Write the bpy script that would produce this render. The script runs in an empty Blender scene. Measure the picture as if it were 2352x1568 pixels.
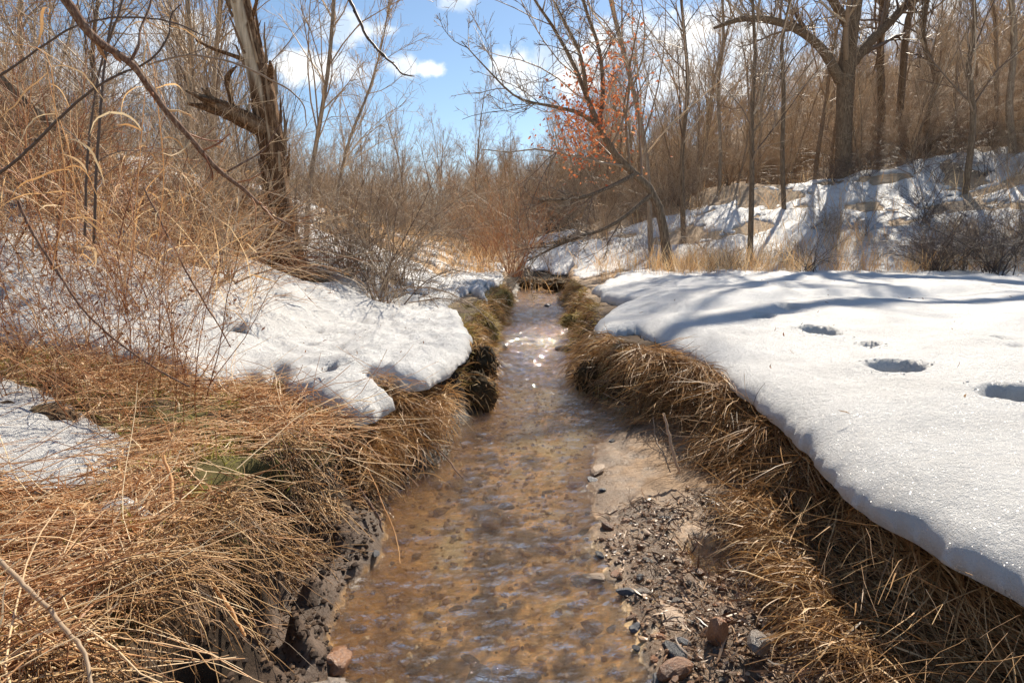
import bpy, math, random
import numpy as np
from mathutils import Vector, Matrix

# ------------------------------------------------------------------ camera, light, exposure
SC = bpy.context.scene
COL = SC.collection
CAM_H, PITCH, LENS = 1.30, math.radians(8.8), 22.2
cd = bpy.data.cameras.new('camera')
cam = bpy.data.objects.new('camera', cd)
COL.objects.link(cam)
cam.location = (0, 0, CAM_H)
cam.rotation_euler = (math.pi / 2 - PITCH, 0, 0)
cd.lens = LENS
cd.sensor_width = 36.0
cd.clip_start = 0.02
cd.clip_end = 3000
SC.camera = cam

SUN_AZ, SUN_EL = math.radians(28), math.radians(42)      # azimuth to the right of the view direction
sd = Vector((math.sin(SUN_AZ) * math.cos(SUN_EL), math.cos(SUN_AZ) * math.cos(SUN_EL), math.sin(SUN_EL)))
sl = bpy.data.lights.new('sun', 'SUN')
sl.energy = 5.0
sl.angle = math.radians(0.5)
sl.color = (1.0, 0.90, 0.75)
sun = bpy.data.objects.new('sun', sl)
sun.rotation_euler = sd.to_track_quat('Z', 'Y').to_euler()
sun.location = (0, 0, 30)
COL.objects.link(sun)

SC.view_settings.view_transform = 'Standard'
SC.view_settings.look = 'None'
SC.view_settings.exposure = 0.62
SC.view_settings.gamma = 1
SC.view_settings.use_curve_mapping = False

FPX = LENS / 36.0 * 2352          # focal length in pixels of a 2352 px wide view
CP, SP = math.cos(PITCH), math.sin(PITCH)


def ray(u, v):
    x, d = u - 1176.0, v - 784.0
    return np.array([x, FPX * CP - d * SP, -(d * CP + FPX * SP)])


def at(u, v, Y):
    r = ray(u, v)
    t = Y / r[1]
    return np.array([r[0] * t, Y, CAM_H + r[2] * t])


def on(u, v, z):
    r = ray(u, v)
    t = (CAM_H - z) / -r[2]
    return np.array([r[0] * t, r[1] * t, z])


# ------------------------------------------------------------------ world
W = bpy.data.worlds.new('World')
SC.world = W
W.use_nodes = True
nt = W.node_tree
nt.nodes.clear()


def N(nt, typ, **kw):
    n = nt.nodes.new(typ)
    for k, v in kw.items():
        if k == 'ins':
            for a, b in v.items():
                n.inputs[a].default_value = b
        else:
            setattr(n, k, v)
    return n


def math_node(nt, op, a, b=None, c=None, clamp=False):
    n = nt.nodes.new('ShaderNodeMath')
    n.operation = op
    n.use_clamp = clamp
    for i, s in enumerate((a, b, c)):
        if s is None:
            continue
        if isinstance(s, (int, float)):
            n.inputs[i].default_value = s
        else:
            nt.links.new(s, n.inputs[i])
    return n.outputs[0]


sky = N(nt, 'ShaderNodeTexSky', sky_type='NISHITA', sun_disc=False)
sky.sun_elevation = SUN_EL
sky.sun_rotation = SUN_AZ
sky.altitude = 300
sky.air_density = 1.0
sky.dust_density = 0.25
sky.ozone_density = 2.2
tc = N(nt, 'ShaderNodeTexCoord')
sep = N(nt, 'ShaderNodeSeparateXYZ')
nt.links.new(tc.outputs['Generated'], sep.inputs[0])
az = math_node(nt, 'ARCTAN2', sep.outputs[0], sep.outputs[1])
el = math_node(nt, 'ARCSINE', sep.outputs[2])
CLOUDS = [(1050, -4, 42, 26), (800, 62, 70, 34), (735, 158, 95, 34), (925, 152, 34, 24), (985, 157, 30, 15), (875, 72, 30, 12),
          (1195, 172, 70, 46), (1275, 140, 60, 40), (1330, 175, 90, 45), (1450, 110, 110, 60), (1560, 130, 120, 70), (1640, 75, 85, 55),
          (1720, 120, 90, 70), (1620, 190, 200, 45), (1850, 170, 120, 50), (2080, 60, 110, 60), (450, 90, 120, 40), (250, 180, 120, 40),
          (2700, 100, 200, 90), (-300, 60, 200, 80), (600, -300, 200, 80), (1900, -420, 260, 90), (1200, -700, 300, 120),
          (3300, 300, 250, 120), (-900, 250, 260, 120)]
comb = N(nt, 'ShaderNodeCombineXYZ')
nt.links.new(az, comb.inputs[0])
nt.links.new(el, comb.inputs[1])
mx = None
for (cu, cv, su, sv) in CLOUDS:
    r = ray(cu, cv)
    caz, cel = math.atan2(r[0], r[1]), math.atan2(r[2], math.hypot(r[0], r[1]))
    a = N(nt, 'ShaderNodeVectorMath', operation='SUBTRACT')
    nt.links.new(comb.outputs[0], a.inputs[0])
    a.inputs[1].default_value = (caz, cel, 0)
    b = N(nt, 'ShaderNodeVectorMath', operation='MULTIPLY')
    nt.links.new(a.outputs[0], b.inputs[0])
    b.inputs[1].default_value = (FPX / su * .8, FPX / sv * .8, 0)
    l = N(nt, 'ShaderNodeVectorMath', operation='LENGTH')
    nt.links.new(b.outputs[0], l.inputs[0])
    m = math_node(nt, 'SUBTRACT', 1.0, l.outputs['Value'])
    mx = m if mx is None else math_node(nt, 'MAXIMUM', mx, m)
nz = N(nt, 'ShaderNodeTexNoise', ins={'Scale': 26.0, 'Detail': 9.0, 'Roughness': .62})
nt.links.new(comb.outputs[0], nz.inputs['Vector'])
mm = math_node(nt, 'MULTIPLY_ADD', nz.outputs['Fac'], 1.9, -1.02)
cl = math_node(nt, 'ADD', mx, mm)
mr = N(nt, 'ShaderNodeMapRange', interpolation_type='SMOOTHSTEP')
mr.inputs[1].default_value = -.12
mr.inputs[2].default_value = .55
nt.links.new(cl, mr.inputs[0])
cr = N(nt, 'ShaderNodeMixRGB')
hs = N(nt, 'ShaderNodeHueSaturation', ins={'Saturation': 1.0, 'Value': .9, 'Hue': 0.497})
nt.links.new(sky.outputs[0], hs.inputs['Color'])
nt.links.new(hs.outputs[0], cr.inputs[1])
# the cloud body: white tops, bluish grey bases
nz2 = N(nt, 'ShaderNodeTexNoise', ins={'Scale': 14.0, 'Detail': 6.0})
nt.links.new(comb.outputs[0], nz2.inputs['Vector'])
cramp = N(nt, 'ShaderNodeValToRGB')
cramp.color_ramp.elements[0].position = .38
cramp.color_ramp.elements[0].color = (4.6, 5.6, 7.0, 1)
cramp.color_ramp.elements[1].position = .58
cramp.color_ramp.elements[1].color = (8.6, 8.5, 8.2, 1)
nt.links.new(nz2.outputs['Fac'], cramp.inputs[0])
nt.links.new(cramp.outputs[0], cr.inputs[2])
fac = math_node(nt, 'MULTIPLY', mr.outputs[0], .93)
nt.links.new(fac, cr.inputs[0])
bg = N(nt, 'ShaderNodeBackground')
bg.inputs[1].default_value = 0.10
nt.links.new(cr.outputs[0], bg.inputs[0])
wo = N(nt, 'ShaderNodeOutputWorld')
nt.links.new(bg.outputs[0], wo.inputs[0])

# ------------------------------------------------------------------ helpers: noise
_rs = np.random.RandomState(7)
_TAB = _rs.rand(4096)


def _h(ix, iy, s):
    return _TAB[(ix * 374761393 + iy * 668265263 + s * 974711) % 4096]


def vnoise(x, y, s=0):
    x = np.asarray(x, float)
    y = np.asarray(y, float)
    ix, iy = np.floor(x).astype(np.int64), np.floor(y).astype(np.int64)
    fx, fy = x - ix, y - iy
    fx = fx * fx * fx * (fx * (fx * 6 - 15) + 10)
    fy = fy * fy * fy * (fy * (fy * 6 - 15) + 10)
    a = _h(ix, iy, s) * (1 - fx) + _h(ix + 1, iy, s) * fx
    b = _h(ix, iy + 1, s) * (1 - fx) + _h(ix + 1, iy + 1, s) * fx
    return a * (1 - fy) + b * fy


def fbm(x, y, s=0, o=4, g=.5):
    r, a, t, f = 0, 1, 0, 1
    for i in range(o):
        r = r + a * vnoise(x * f + 17.3 * i, y * f - 9.1 * i, s + i)
        t += a
        a *= g
        f *= 2.03
    return r / t          # 0..1


def sstep(a, b, x):
    t = np.clip((x - a) / (b - a), 0, 1)
    return t * t * (3 - 2 * t)


# ------------------------------------------------------------------ helpers: objects and meshes
def mkmesh(name, V, F, mat=None, attrs=None, smooth=True):
    """V (n,3); F (m,3) or (m,4) or a list of such arrays"""
    me = bpy.data.meshes.new(name)
    Fs = F if isinstance(F, list) else [F]
    Fs = [f for f in Fs if len(f)]
    V = np.ascontiguousarray(V, dtype=np.float32)
    me.vertices.add(len(V))
    me.vertices.foreach_set('co', V.ravel())
    li = np.concatenate([np.asarray(f, np.int32).ravel() for f in Fs])
    tot = np.concatenate([np.full(len(f), f.shape[1], np.int32) for f in Fs])
    st = np.concatenate([[0], np.cumsum(tot)[:-1]]).astype(np.int32)
    me.loops.add(len(li))
    me.loops.foreach_set('vertex_index', li)
    me.polygons.add(len(tot))
    me.polygons.foreach_set('loop_start', st)
    me.polygons.foreach_set('loop_total', tot)
    me.polygons.foreach_set('use_smooth', np.full(len(tot), smooth))
    if attrs:
        for k, a in attrs.items():
            a = np.asarray(a, np.float32)
            if a.ndim == 1:
                at_ = me.attributes.new(k, 'FLOAT', 'POINT')
                at_.data.foreach_set('value', a)
            else:
                if a.shape[1] == 3:
                    a = np.concatenate([a, np.ones((len(a), 1), np.float32)], 1)
                at_ = me.attributes.new(k, 'FLOAT_COLOR', 'POINT')
                at_.data.foreach_set('color', a.ravel())
    me.update(calc_edges=True)
    me.validate()
    if mat:
        me.materials.append(mat)
    return me


def obj(name, me, parent=None, loc=None, rot=None, scale=None):
    o = bpy.data.objects.new(name, me)
    COL.objects.link(o)
    if parent:
        o.parent = parent
    if loc is not None:
        o.location = loc
    if rot is not None:
        o.rotation_euler = rot
    if scale is not None:
        o.scale = scale if hasattr(scale, '__len__') else (scale,) * 3
    return o


def tag(o, label=None, cat=None, group=None, kind=None):
    if label:
        o['label'] = label
    if cat:
        o['category'] = cat
    if group:
        o['group'] = group
    if kind:
        o['kind'] = kind
    return o


def copy_tree(o, parent=None):
    c = o.copy()
    COL.objects.link(c)
    if parent:
        c.parent = parent
    for ch in o.children:
        copy_tree(ch, c)
    return c


def nrm(a):
    return a / np.maximum(np.linalg.norm(a, axis=-1, keepdims=True), 1e-9)


def frames(P):
    T = np.empty_like(P)
    T[:, 1:-1] = P[:, 2:] - P[:, :-2]
    T[:, 0] = P[:, 1] - P[:, 0]
    T[:, -1] = P[:, -1] - P[:, -2]
    T = nrm(T)
    md = nrm(P[:, -1] - P[:, 0])
    ax = np.where(np.abs(md[:, 2:3]) < .8, np.array([[0, 0, 1.]]), np.array([[1., 0.2, 0]]))
    A = nrm(np.cross(md, ax))[:, None, :]
    U = nrm(A - (A * T).sum(-1, keepdims=True) * T)
    return T, U, np.cross(T, U)


def tubes(P, R, k=3, tint=None, cap=False):
    """P (m,n,3), R (m,n) -> V, F, tint"""
    m, n, _ = P.shape
    T, U, Wv = frames(P)
    ang = np.arange(k) * 2 * math.pi / k
    ring = (U[:, :, None, :] * np.cos(ang)[None, None, :, None] + Wv[:, :, None, :] * np.sin(ang)[None, None, :, None])
    V = P[:, :, None, :] + ring * R[:, :, None, None]
    V = V.reshape(-1, 3)
    b = (np.arange(m) * n * k)[:, None, None] + (np.arange(n - 1) * k)[None, :, None] + np.arange(k)[None, None, :]
    b2 = (np.arange(m) * n * k)[:, None, None] + (np.arange(n - 1) * k)[None, :, None] + ((np.arange(k) + 1) % k)[None, None, :]
    F = np.stack([b, b2, b2 + k, b + k], -1).reshape(-1, 4)
    if tint is None:
        tint = np.zeros(m)
    return V, F, np.repeat(tint, n * k)


def ribbons(P, Wd, tint, rs, flat=None):
    """P (m,n,3), Wd (m,n) half widths"""
    m, n, _ = P.shape
    T, U, Wv = frames(P)
    a = rs.rand(m) * math.pi if flat is None else flat
    S = U * np.cos(a)[:, None, None] + Wv * np.sin(a)[:, None, None]
    V = np.stack([P - S * Wd[:, :, None], P + S * Wd[:, :, None]], 2).reshape(-1, 3)
    b = (np.arange(m) * n * 2)[:, None] + (np.arange(n - 1) * 2)[None, :]
    F = np.stack([b, b + 1, b + 3, b + 2], -1).reshape(-1, 4)
    return V, F, np.repeat(tint, n * 2)


def merge(parts):
    V, F, A, o = [], [], [], 0
    for (v, f, a) in parts:
        V.append(v)
        F.append(f + o)
        A.append(a)
        o += len(v)
    return np.concatenate(V), np.concatenate(F), np.concatenate(A)


def paths(B, D, L, n, rs, wander=.15, grav=0.0, floor=None, fh=0.0):
    """random walks from B (m,3) in direction D (m,3) of length L (m)"""
    m = len(B)
    P = np.empty((m, n, 3))
    P[:, 0] = B
    d = nrm(D.copy())
    drift = rs.randn(m, 3) * wander
    for i in range(1, n):
        d = nrm(d + drift * .6 + rs.randn(m, 3) * wander + np.array([0, 0, -1.0]) * (np.asarray(grav).reshape(-1, 1)))
        P[:, i] = P[:, i - 1] + d * (L / (n - 1))[:, None]
        if floor is not None:
            fz = floor(P[:, i, 0], P[:, i, 1]) + fh
            P[:, i, 2] = np.maximum(P[:, i, 2], fz)
    return P


def sample_poly(pts, n):
    pts = np.asarray(pts, float)
    d = np.concatenate([[0], np.cumsum(np.linalg.norm(np.diff(pts[:, :3], axis=0), axis=1))])
    t = np.linspace(0, d[-1], n)
    # Catmull-Rom like smoothing through cubic hermite
    out = np.empty((n, pts.shape[1]))
    m = np.gradient(pts, d, axis=0)
    i = np.clip(np.searchsorted(d, t, side='right') - 1, 0, len(pts) - 2)
    h = (d[i + 1] - d[i])[:, None]
    s = ((t - d[i]) / (d[i + 1] - d[i]))[:, None]
    out = ((2 * s ** 3 - 3 * s ** 2 + 1) * pts[i] + (s ** 3 - 2 * s ** 2 + s) * h * m[i] + (-2 * s ** 3 + 3 * s ** 2) * pts[i + 1] + (s ** 3 - s ** 2) * h * m[i + 1])
    return out


def grow(rs, P, R, levels):
    """vectorised branching; P (m,n,3) R (m,n). Returns [(P,R), ...]"""
    out = [(P, R)]
    for lv in levels:
        m, n, _ = P.shape
        seg = np.linalg.norm(np.diff(P, axis=1), axis=2).sum(1)
        cnt = lv['n']
        pi = np.repeat(np.arange(m), cnt)
        if lv.get('bylen'):                                   # more children on longer parents
            w = seg / seg.sum()
            pi = rs.choice(m, size=m * cnt, p=w)
        k = len(pi)
        t = lv.get('t0', .2) + (lv.get('t1', .98) - lv.get('t0', .2)) * rs.rand(k) ** lv.get('tp', 1.0)
        f = t * (n - 1)
        i0 = np.minimum(f.astype(int), n - 2)
        fr = (f - i0)[:, None]
        base = P[pi, i0] * (1 - fr) + P[pi, i0 + 1] * fr
        rad = R[pi, i0] * (1 - fr[:, 0]) + R[pi, i0 + 1] * fr[:, 0]
        tan = nrm(P[pi, i0 + 1] - P[pi, i0])
        side = nrm(np.cross(tan, rs.randn(k, 3)))
        ang = np.radians(lv.get('ang', 45) + rs.randn(k) * lv.get('angv', 10))[:, None]
        d = tan * np.cos(ang) + side * np.sin(ang)
        d[:, 2] += lv.get('up', .1)
        L = seg[pi] * lv.get('len', .5) * (1 - lv.get('taper', .6) * t) * (.6 + .8 * rs.rand(k))
        L = np.maximum(L, lv.get('minlen', .05))
        nn = lv.get('pts', 4)
        Pc = paths(base, d, L, nn, rs, lv.get('wander', .15), -lv.get('trop', .05))
        r0 = np.clip(rad * lv.get('rr', .6), lv.get('minr', .002), None)
        rr = r0[:, None] * np.linspace(1, lv.get('tip', .35), nn)[None, :]
        rr = np.maximum(rr, lv.get('tipr', lv.get('minr', .002) * .6))
        out.append((Pc, rr))
        P, R = Pc, rr
    return out


# ------------------------------------------------------------------ materials
def newmat(name):
    m = bpy.data.materials.new(name)
    m.use_nodes = True
    t = m.node_tree
    t.nodes.clear()
    return m, t


def principled(t, rough=.8, spec=.3):
    p = N(t, 'ShaderNodeBsdfPrincipled')
    p.inputs['Roughness'].default_value = rough
    p.inputs['Specular IOR Level'].default_value = spec
    return p


def strand_mat(name, stops, rough=.6, spec=.3, trans=0.0):
    """colour by the per-strand attribute 'tint' plus fine noise"""
    m, t = newmat(name)
    a = N(t, 'ShaderNodeAttribute', attribute_name='tint')
    n = N(t, 'ShaderNodeTexNoise', ins={'Scale': 35.0, 'Detail': 3.0})
    g = N(t, 'ShaderNodeTexCoord')
    t.links.new(g.outputs['Object'], n.inputs['Vector'])
    f = math_node(t, 'MULTIPLY_ADD', n.outputs['Fac'], .5, -.25)
    f = math_node(t, 'ADD', a.outputs['Fac'], f)
    r = N(t, 'ShaderNodeValToRGB')
    el_ = r.color_ramp.elements
    el_[0].position, el_[0].color = stops[0][0], (*stops[0][1], 1)
    el_[1].position, el_[1].color = stops[-1][0], (*stops[-1][1], 1)
    for (p_, c_) in stops[1:-1]:
        e = el_.new(p_)
        e.color = (*c_, 1)
    t.links.new(f, r.inputs[0])
    p = principled(t, rough, spec)
    t.links.new(r.outputs[0], p.inputs['Base Color'])
    o = N(t, 'ShaderNodeOutputMaterial')
    if trans > 0:
        tr = N(t, 'ShaderNodeBsdfTranslucent')
        t.links.new(r.outputs[0], tr.inputs[0])
        mx_ = N(t, 'ShaderNodeMixShader')
        mx_.inputs[0].default_value = trans
        t.links.new(p.outputs[0], mx_.inputs[1])
        t.links.new(tr.outputs[0], mx_.inputs[2])
        t.links.new(mx_.outputs[0], o.inputs[0])
    else:
        t.links.new(p.outputs[0], o.inputs[0])
    return m


M = {}
M['straw'] = strand_mat('straw', [(0, (.20, .075, .03)), (.25, (.52, .26, .11)), (.55, (.86, .56, .30)), (1, (.96, .80, .54))], .5, .4, .3)
M['straw_dark'] = strand_mat('straw_dark', [(0, (.08, .04, .015)), (.4, (.34, .18, .07)), (.75, (.62, .37, .16)), (1, (.86, .62, .33))], .5, .4, .25)
M['red_stem'] = strand_mat('red_stem', [(0, (.22, .075, .035)), (.45, (.48, .22, .10)), (.8, (.70, .42, .20)), (1, (.86, .64, .38))], .5, .4, .2)
M['tan_grass'] = strand_mat('tan_grass', [(0, (.50, .27, .11)), (.5, (.82, .52, .25)), (1, (.93, .74, .46))], .6, .3, .4)
M['moss'] = strand_mat('moss', [(0, (.16, .15, .03)), (.5, (.42, .40, .09)), (1, (.66, .60, .22))], .8, .2, .3)
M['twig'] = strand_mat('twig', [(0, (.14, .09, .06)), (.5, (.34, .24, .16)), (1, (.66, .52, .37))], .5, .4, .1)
M['twig_far'] = strand_mat('twig_far', [(0, (.38, .27, .18)), (.5, (.62, .47, .32)), (1, (.84, .71, .53))], .5, .35, .4)  # paler than plain twig: distance haze is put into the colour
M['twig_dark'] = strand_mat('twig_dark', [(0, (.045, .03, .024)), (.6, (.13, .085, .06)), (1, (.3, .21, .15))], .45, .45)
M['bank_moss'] = strand_mat('bank_moss', [(0, (.14, .10, .03)), (.5, (.40, .30, .09)), (1, (.72, .56, .26))], .8, .2, .3)
M['oak_leaf'] = strand_mat('oak_leaf', [(0, (.48, .12, .05)), (.5, (.78, .26, .10)), (1, (.92, .48, .24))], .6, .3, .35)
M['dead_leaf'] = strand_mat('dead_leaf', [(0, (.16, .06, .03)), (.5, (.32, .15, .07)), (1, (.55, .36, .2))], .6, .3, .3)


def bark_mat(name, c0, c1, c2, scale=6.0, bump=.6, pale=None):
    m, t = newmat(name)
    g = N(t, 'ShaderNodeTexCoord')
    mp = N(t, 'ShaderNodeMapping')
    mp.inputs['Scale'].default_value = (3.2, 3.2, .45)
    t.links.new(g.outputs['Object'], mp.inputs[0])
    n = N(t, 'ShaderNodeTexNoise', ins={'Scale': scale * 2.2, 'Detail': 8.0, 'Roughness': .65, 'Distortion': .6})
    t.links.new(mp.outputs[0], n.inputs['Vector'])
    r = N(t, 'ShaderNodeValToRGB')
    e = r.color_ramp.elements
    e[0].position, e[0].color = .32, (*c0, 1)
    e[1].position, e[1].color = .68, (*c2, 1)
    k = e.new(.5)
    k.color = (*c1, 1)
    t.links.new(n.outputs['Fac'], r.inputs[0])
    p = principled(t, .85, .2)
    src = r.outputs[0]
    if pale:
        a = N(t, 'ShaderNodeAttribute', attribute_name='pale')
        x = N(t, 'ShaderNodeMixRGB')
        t.links.new(a.outputs['Fac'], x.inputs[0])
        t.links.new(src, x.inputs[1])
        n3 = N(t, 'ShaderNodeTexNoise', ins={'Scale': 9.0, 'Detail': 5.0})
        t.links.new(mp.outputs[0], n3.inputs['Vector'])
        r3 = N(t, 'ShaderNodeValToRGB')
        r3.color_ramp.elements[0].position = .3
        r3.color_ramp.elements[0].color = (pale[0] * .55, pale[1] * .5, pale[2] * .45, 1)
        r3.color_ramp.elements[1].position = .65
        r3.color_ramp.elements[1].color = (*pale, 1)
        t.links.new(n3.outputs['Fac'], r3.inputs[0])
        t.links.new(r3.outputs[0], x.inputs[2])
        src = x.outputs[0]
    t.links.new(src, p.inputs['Base Color'])
    b = N(t, 'ShaderNodeBump', ins={'Strength': bump, 'Distance': .03})
    t.links.new(n.outputs['Fac'], b.inputs['Height'])
    t.links.new(b.outputs[0], p.inputs['Normal'])
    o = N(t, 'ShaderNodeOutputMaterial')
    t.links.new(p.outputs[0], o.inputs[0])
    return m


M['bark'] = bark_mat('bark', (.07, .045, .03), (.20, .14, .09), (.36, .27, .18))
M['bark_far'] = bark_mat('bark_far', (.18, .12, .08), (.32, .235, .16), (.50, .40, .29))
M['bark_dead'] = bark_mat('bark_dead', (.035, .02, .012), (.17, .09, .045), (.42, .27, .15), 7, 1.0, pale=(.80, .66, .48))
M['bark_red'] = bark_mat('bark_red', (.10, .045, .03), (.20, .12, .085), (.40, .30, .22), 18, .4)

# ground: colour attribute (kinds of soil) with fine noise, bump and wetness
m, t = newmat('earth')
a = N(t, 'ShaderNodeAttribute', attribute_name='col')
aw = N(t, 'ShaderNodeAttribute', attribute_name='wet')
g = N(t, 'ShaderNodeTexCoord')
n1 = N(t, 'ShaderNodeTexNoise', ins={'Scale': 55.0, 'Detail': 8.0, 'Roughness': .7})
t.links.new(g.outputs['Object'], n1.inputs['Vector'])
n2 = N(t, 'ShaderNodeTexNoise', ins={'Scale': 7.0, 'Detail': 5.0})
t.links.new(g.outputs['Object'], n2.inputs['Vector'])
v1 = math_node(t, 'MULTIPLY_ADD', n1.outputs['Fac'], 1.5, .15)
v2 = math_node(t, 'MULTIPLY_ADD', n2.outputs['Fac'], 1.0, .5)
vv = math_node(t, 'MULTIPLY', v1, v2)
x = N(t, 'ShaderNodeVectorMath', operation='SCALE')
t.links.new(a.outputs['Color'], x.inputs[0])
t.links.new(vv, x.inputs['Scale'])
p = principled(t, .9, .3)
t.links.new(x.outputs[0], p.inputs['Base Color'])
rg = math_node(t, 'MULTIPLY_ADD', aw.outputs['Fac'], -.62, .92)
t.links.new(rg, p.inputs['Roughness'])
b = N(t, 'ShaderNodeBump', ins={'Strength': .8, 'Distance': .012})
t.links.new(n1.outputs['Fac'], b.inputs['Height'])
t.links.new(b.outputs[0], p.inputs['Normal'])
o = N(t, 'ShaderNodeOutputMaterial')
t.links.new(p.outputs[0], o.inputs[0])
M['earth'] = m

# snow
m, t = newmat('snow')
g = N(t, 'ShaderNodeTexCoord')
n1 = N(t, 'ShaderNodeTexNoise', ins={'Scale': 210.0, 'Detail': 3.0, 'Roughness': .7})
n2 = N(t, 'ShaderNodeTexNoise', ins={'Scale': 34.0, 'Detail': 6.0, 'Roughness': .68})
t.links.new(g.outputs['Object'], n1.inputs['Vector'])
t.links.new(g.outputs['Object'], n2.inputs['Vector'])
hh = math_node(t, 'MULTIPLY_ADD', n2.outputs['Fac'], 1.6, n1.outputs['Fac'])
b = N(t, 'ShaderNodeBump', ins={'Strength': 1.0, 'Distance': .016})
t.links.new(hh, b.inputs['Height'])
n3 = N(t, 'ShaderNodeTexNoise', ins={'Scale': 2.2, 'Detail': 5.0})
t.links.new(g.outputs['Object'], n3.inputs['Vector'])
r = N(t, 'ShaderNodeValToRGB')
r.color_ramp.elements[0].position = .3
r.color_ramp.elements[0].color = (.68, .67, .655, 1)
r.color_ramp.elements[1].position = .6
r.color_ramp.elements[1].color = (.83, .82, .80, 1)
t.links.new(n3.outputs['Fac'], r.inputs[0])
p = principled(t, .55, .35)
t.links.new(r.outputs[0], p.inputs['Base Color'])
t.links.new(b.outputs[0], p.inputs['Normal'])
# icy grains: tiny cells with their own tilt, which glint where they mirror the sun
vo = N(t, 'ShaderNodeTexVoronoi', ins={'Scale': 330.0})
t.links.new(g.outputs['Object'], vo.inputs['Vector'])
vm = N(t, 'ShaderNodeVectorMath', operation='SUBTRACT')
t.links.new(vo.outputs['Color'], vm.inputs[0])
vm.inputs[1].default_value = (.5, .5, .5)
vs = N(t, 'ShaderNodeVectorMath', operation='SCALE')
vs.inputs['Scale'].default_value = 1.5
t.links.new(vm.outputs[0], vs.inputs[0])
ge = N(t, 'ShaderNodeNewGeometry')
va = N(t, 'ShaderNodeVectorMath', operation='ADD')
t.links.new(ge.outputs['Normal'], va.inputs[0])
t.links.new(vs.outputs[0], va.inputs[1])
vn = N(t, 'ShaderNodeVectorMath', operation='NORMALIZE')
t.links.new(va.outputs[0], vn.inputs[0])
gl = N(t, 'ShaderNodeBsdfGlossy', ins={'Roughness': .22, 'Color': (1, 1, 1, 1)})
t.links.new(vn.outputs[0], gl.inputs['Normal'])
ms = N(t, 'ShaderNodeMixShader')
ms.inputs[0].default_value = .014
t.links.new(p.outputs[0], ms.inputs[1])
t.links.new(gl.outputs[0], ms.inputs[2])
o = N(t, 'ShaderNodeOutputMaterial')
t.links.new(ms.outputs[0], o.inputs[0])
M['snow'] = m

# water: clear brownish film over the bed, mirror by Fresnel, rippled
m, t = newmat('water')
g = N(t, 'ShaderNodeTexCoord')
mp = N(t, 'ShaderNodeMapping')
mp.inputs['Rotation'].default_value = (0, 0, math.radians(-22))
mp.inputs['Scale'].default_value = (1.0, 2.3, 1)
t.links.new(g.outputs['Object'], mp.inputs[0])
n1 = N(t, 'ShaderNodeTexNoise', ins={'Scale': 16.0, 'Detail': 5.0, 'Roughness': .6, 'Distortion': 1.2})
t.links.new(mp.outputs[0], n1.inputs['Vector'])
n2 = N(t, 'ShaderNodeTexNoise', ins={'Scale': 60.0, 'Detail': 3.0, 'Distortion': .8})
t.links.new(mp.outputs[0], n2.inputs['Vector'])
hh = math_node(t, 'MULTIPLY_ADD', n2.outputs['Fac'], .35, n1.outputs['Fac'])
n3 = N(t, 'ShaderNodeTexNoise', ins={'Scale': 130.0, 'Detail': 2.0})
t.links.new(mp.outputs[0], n3.inputs['Vector'])
hh = math_node(t, 'MULTIPLY_ADD', n3.outputs['Fac'], .09, hh)
b = N(t, 'ShaderNodeBump', ins={'Strength': 1.0, 'Distance': .06})
t.links.new(hh, b.inputs['Height'])
fr = N(t, 'ShaderNodeFresnel', ins={'IOR': 1.42})
t.links.new(b.outputs[0], fr.inputs['Normal'])
frb = math_node(t, 'MULTIPLY_ADD', fr.outputs[0], 3.4, .01, clamp=True)
tr = N(t, 'ShaderNodeBsdfTransparent', ins={'Color': (.98, .93, .82, 1)})
rf = N(t, 'ShaderNodeBsdfRefraction', ins={'Color': (.98, .93, .82, 1), 'IOR': 1.33, 'Roughness': 0.0})
t.links.new(b.outputs[0], rf.inputs['Normal'])
m0 = N(t, 'ShaderNodeMixShader')
m0.inputs[0].default_value = .2
t.links.new(tr.outputs[0], m0.inputs[1])
t.links.new(rf.outputs[0], m0.inputs[2])
df = N(t, 'ShaderNodeBsdfDiffuse', ins={'Color': (.50, .34, .17, 1)})
m1 = N(t, 'ShaderNodeMixShader')
m1.inputs[0].default_value = .02
t.links.new(m0.outputs[0], m1.inputs[1])
t.links.new(df.outputs[0], m1.inputs[2])
gl = N(t, 'ShaderNodeBsdfGlossy', ins={'Roughness': .03, 'Color': (1, 1, 1, 1)})
t.links.new(b.outputs[0], gl.inputs['Normal'])
m2 = N(t, 'ShaderNodeMixShader')
t.links.new(frb, m2.inputs[0])
t.links.new(m1.outputs[0], m2.inputs[1])
t.links.new(gl.outputs[0], m2.inputs[2])
o = N(t, 'ShaderNodeOutputMaterial')
t.links.new(m2.outputs[0], o.inputs[0])
M['water'] = m


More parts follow.
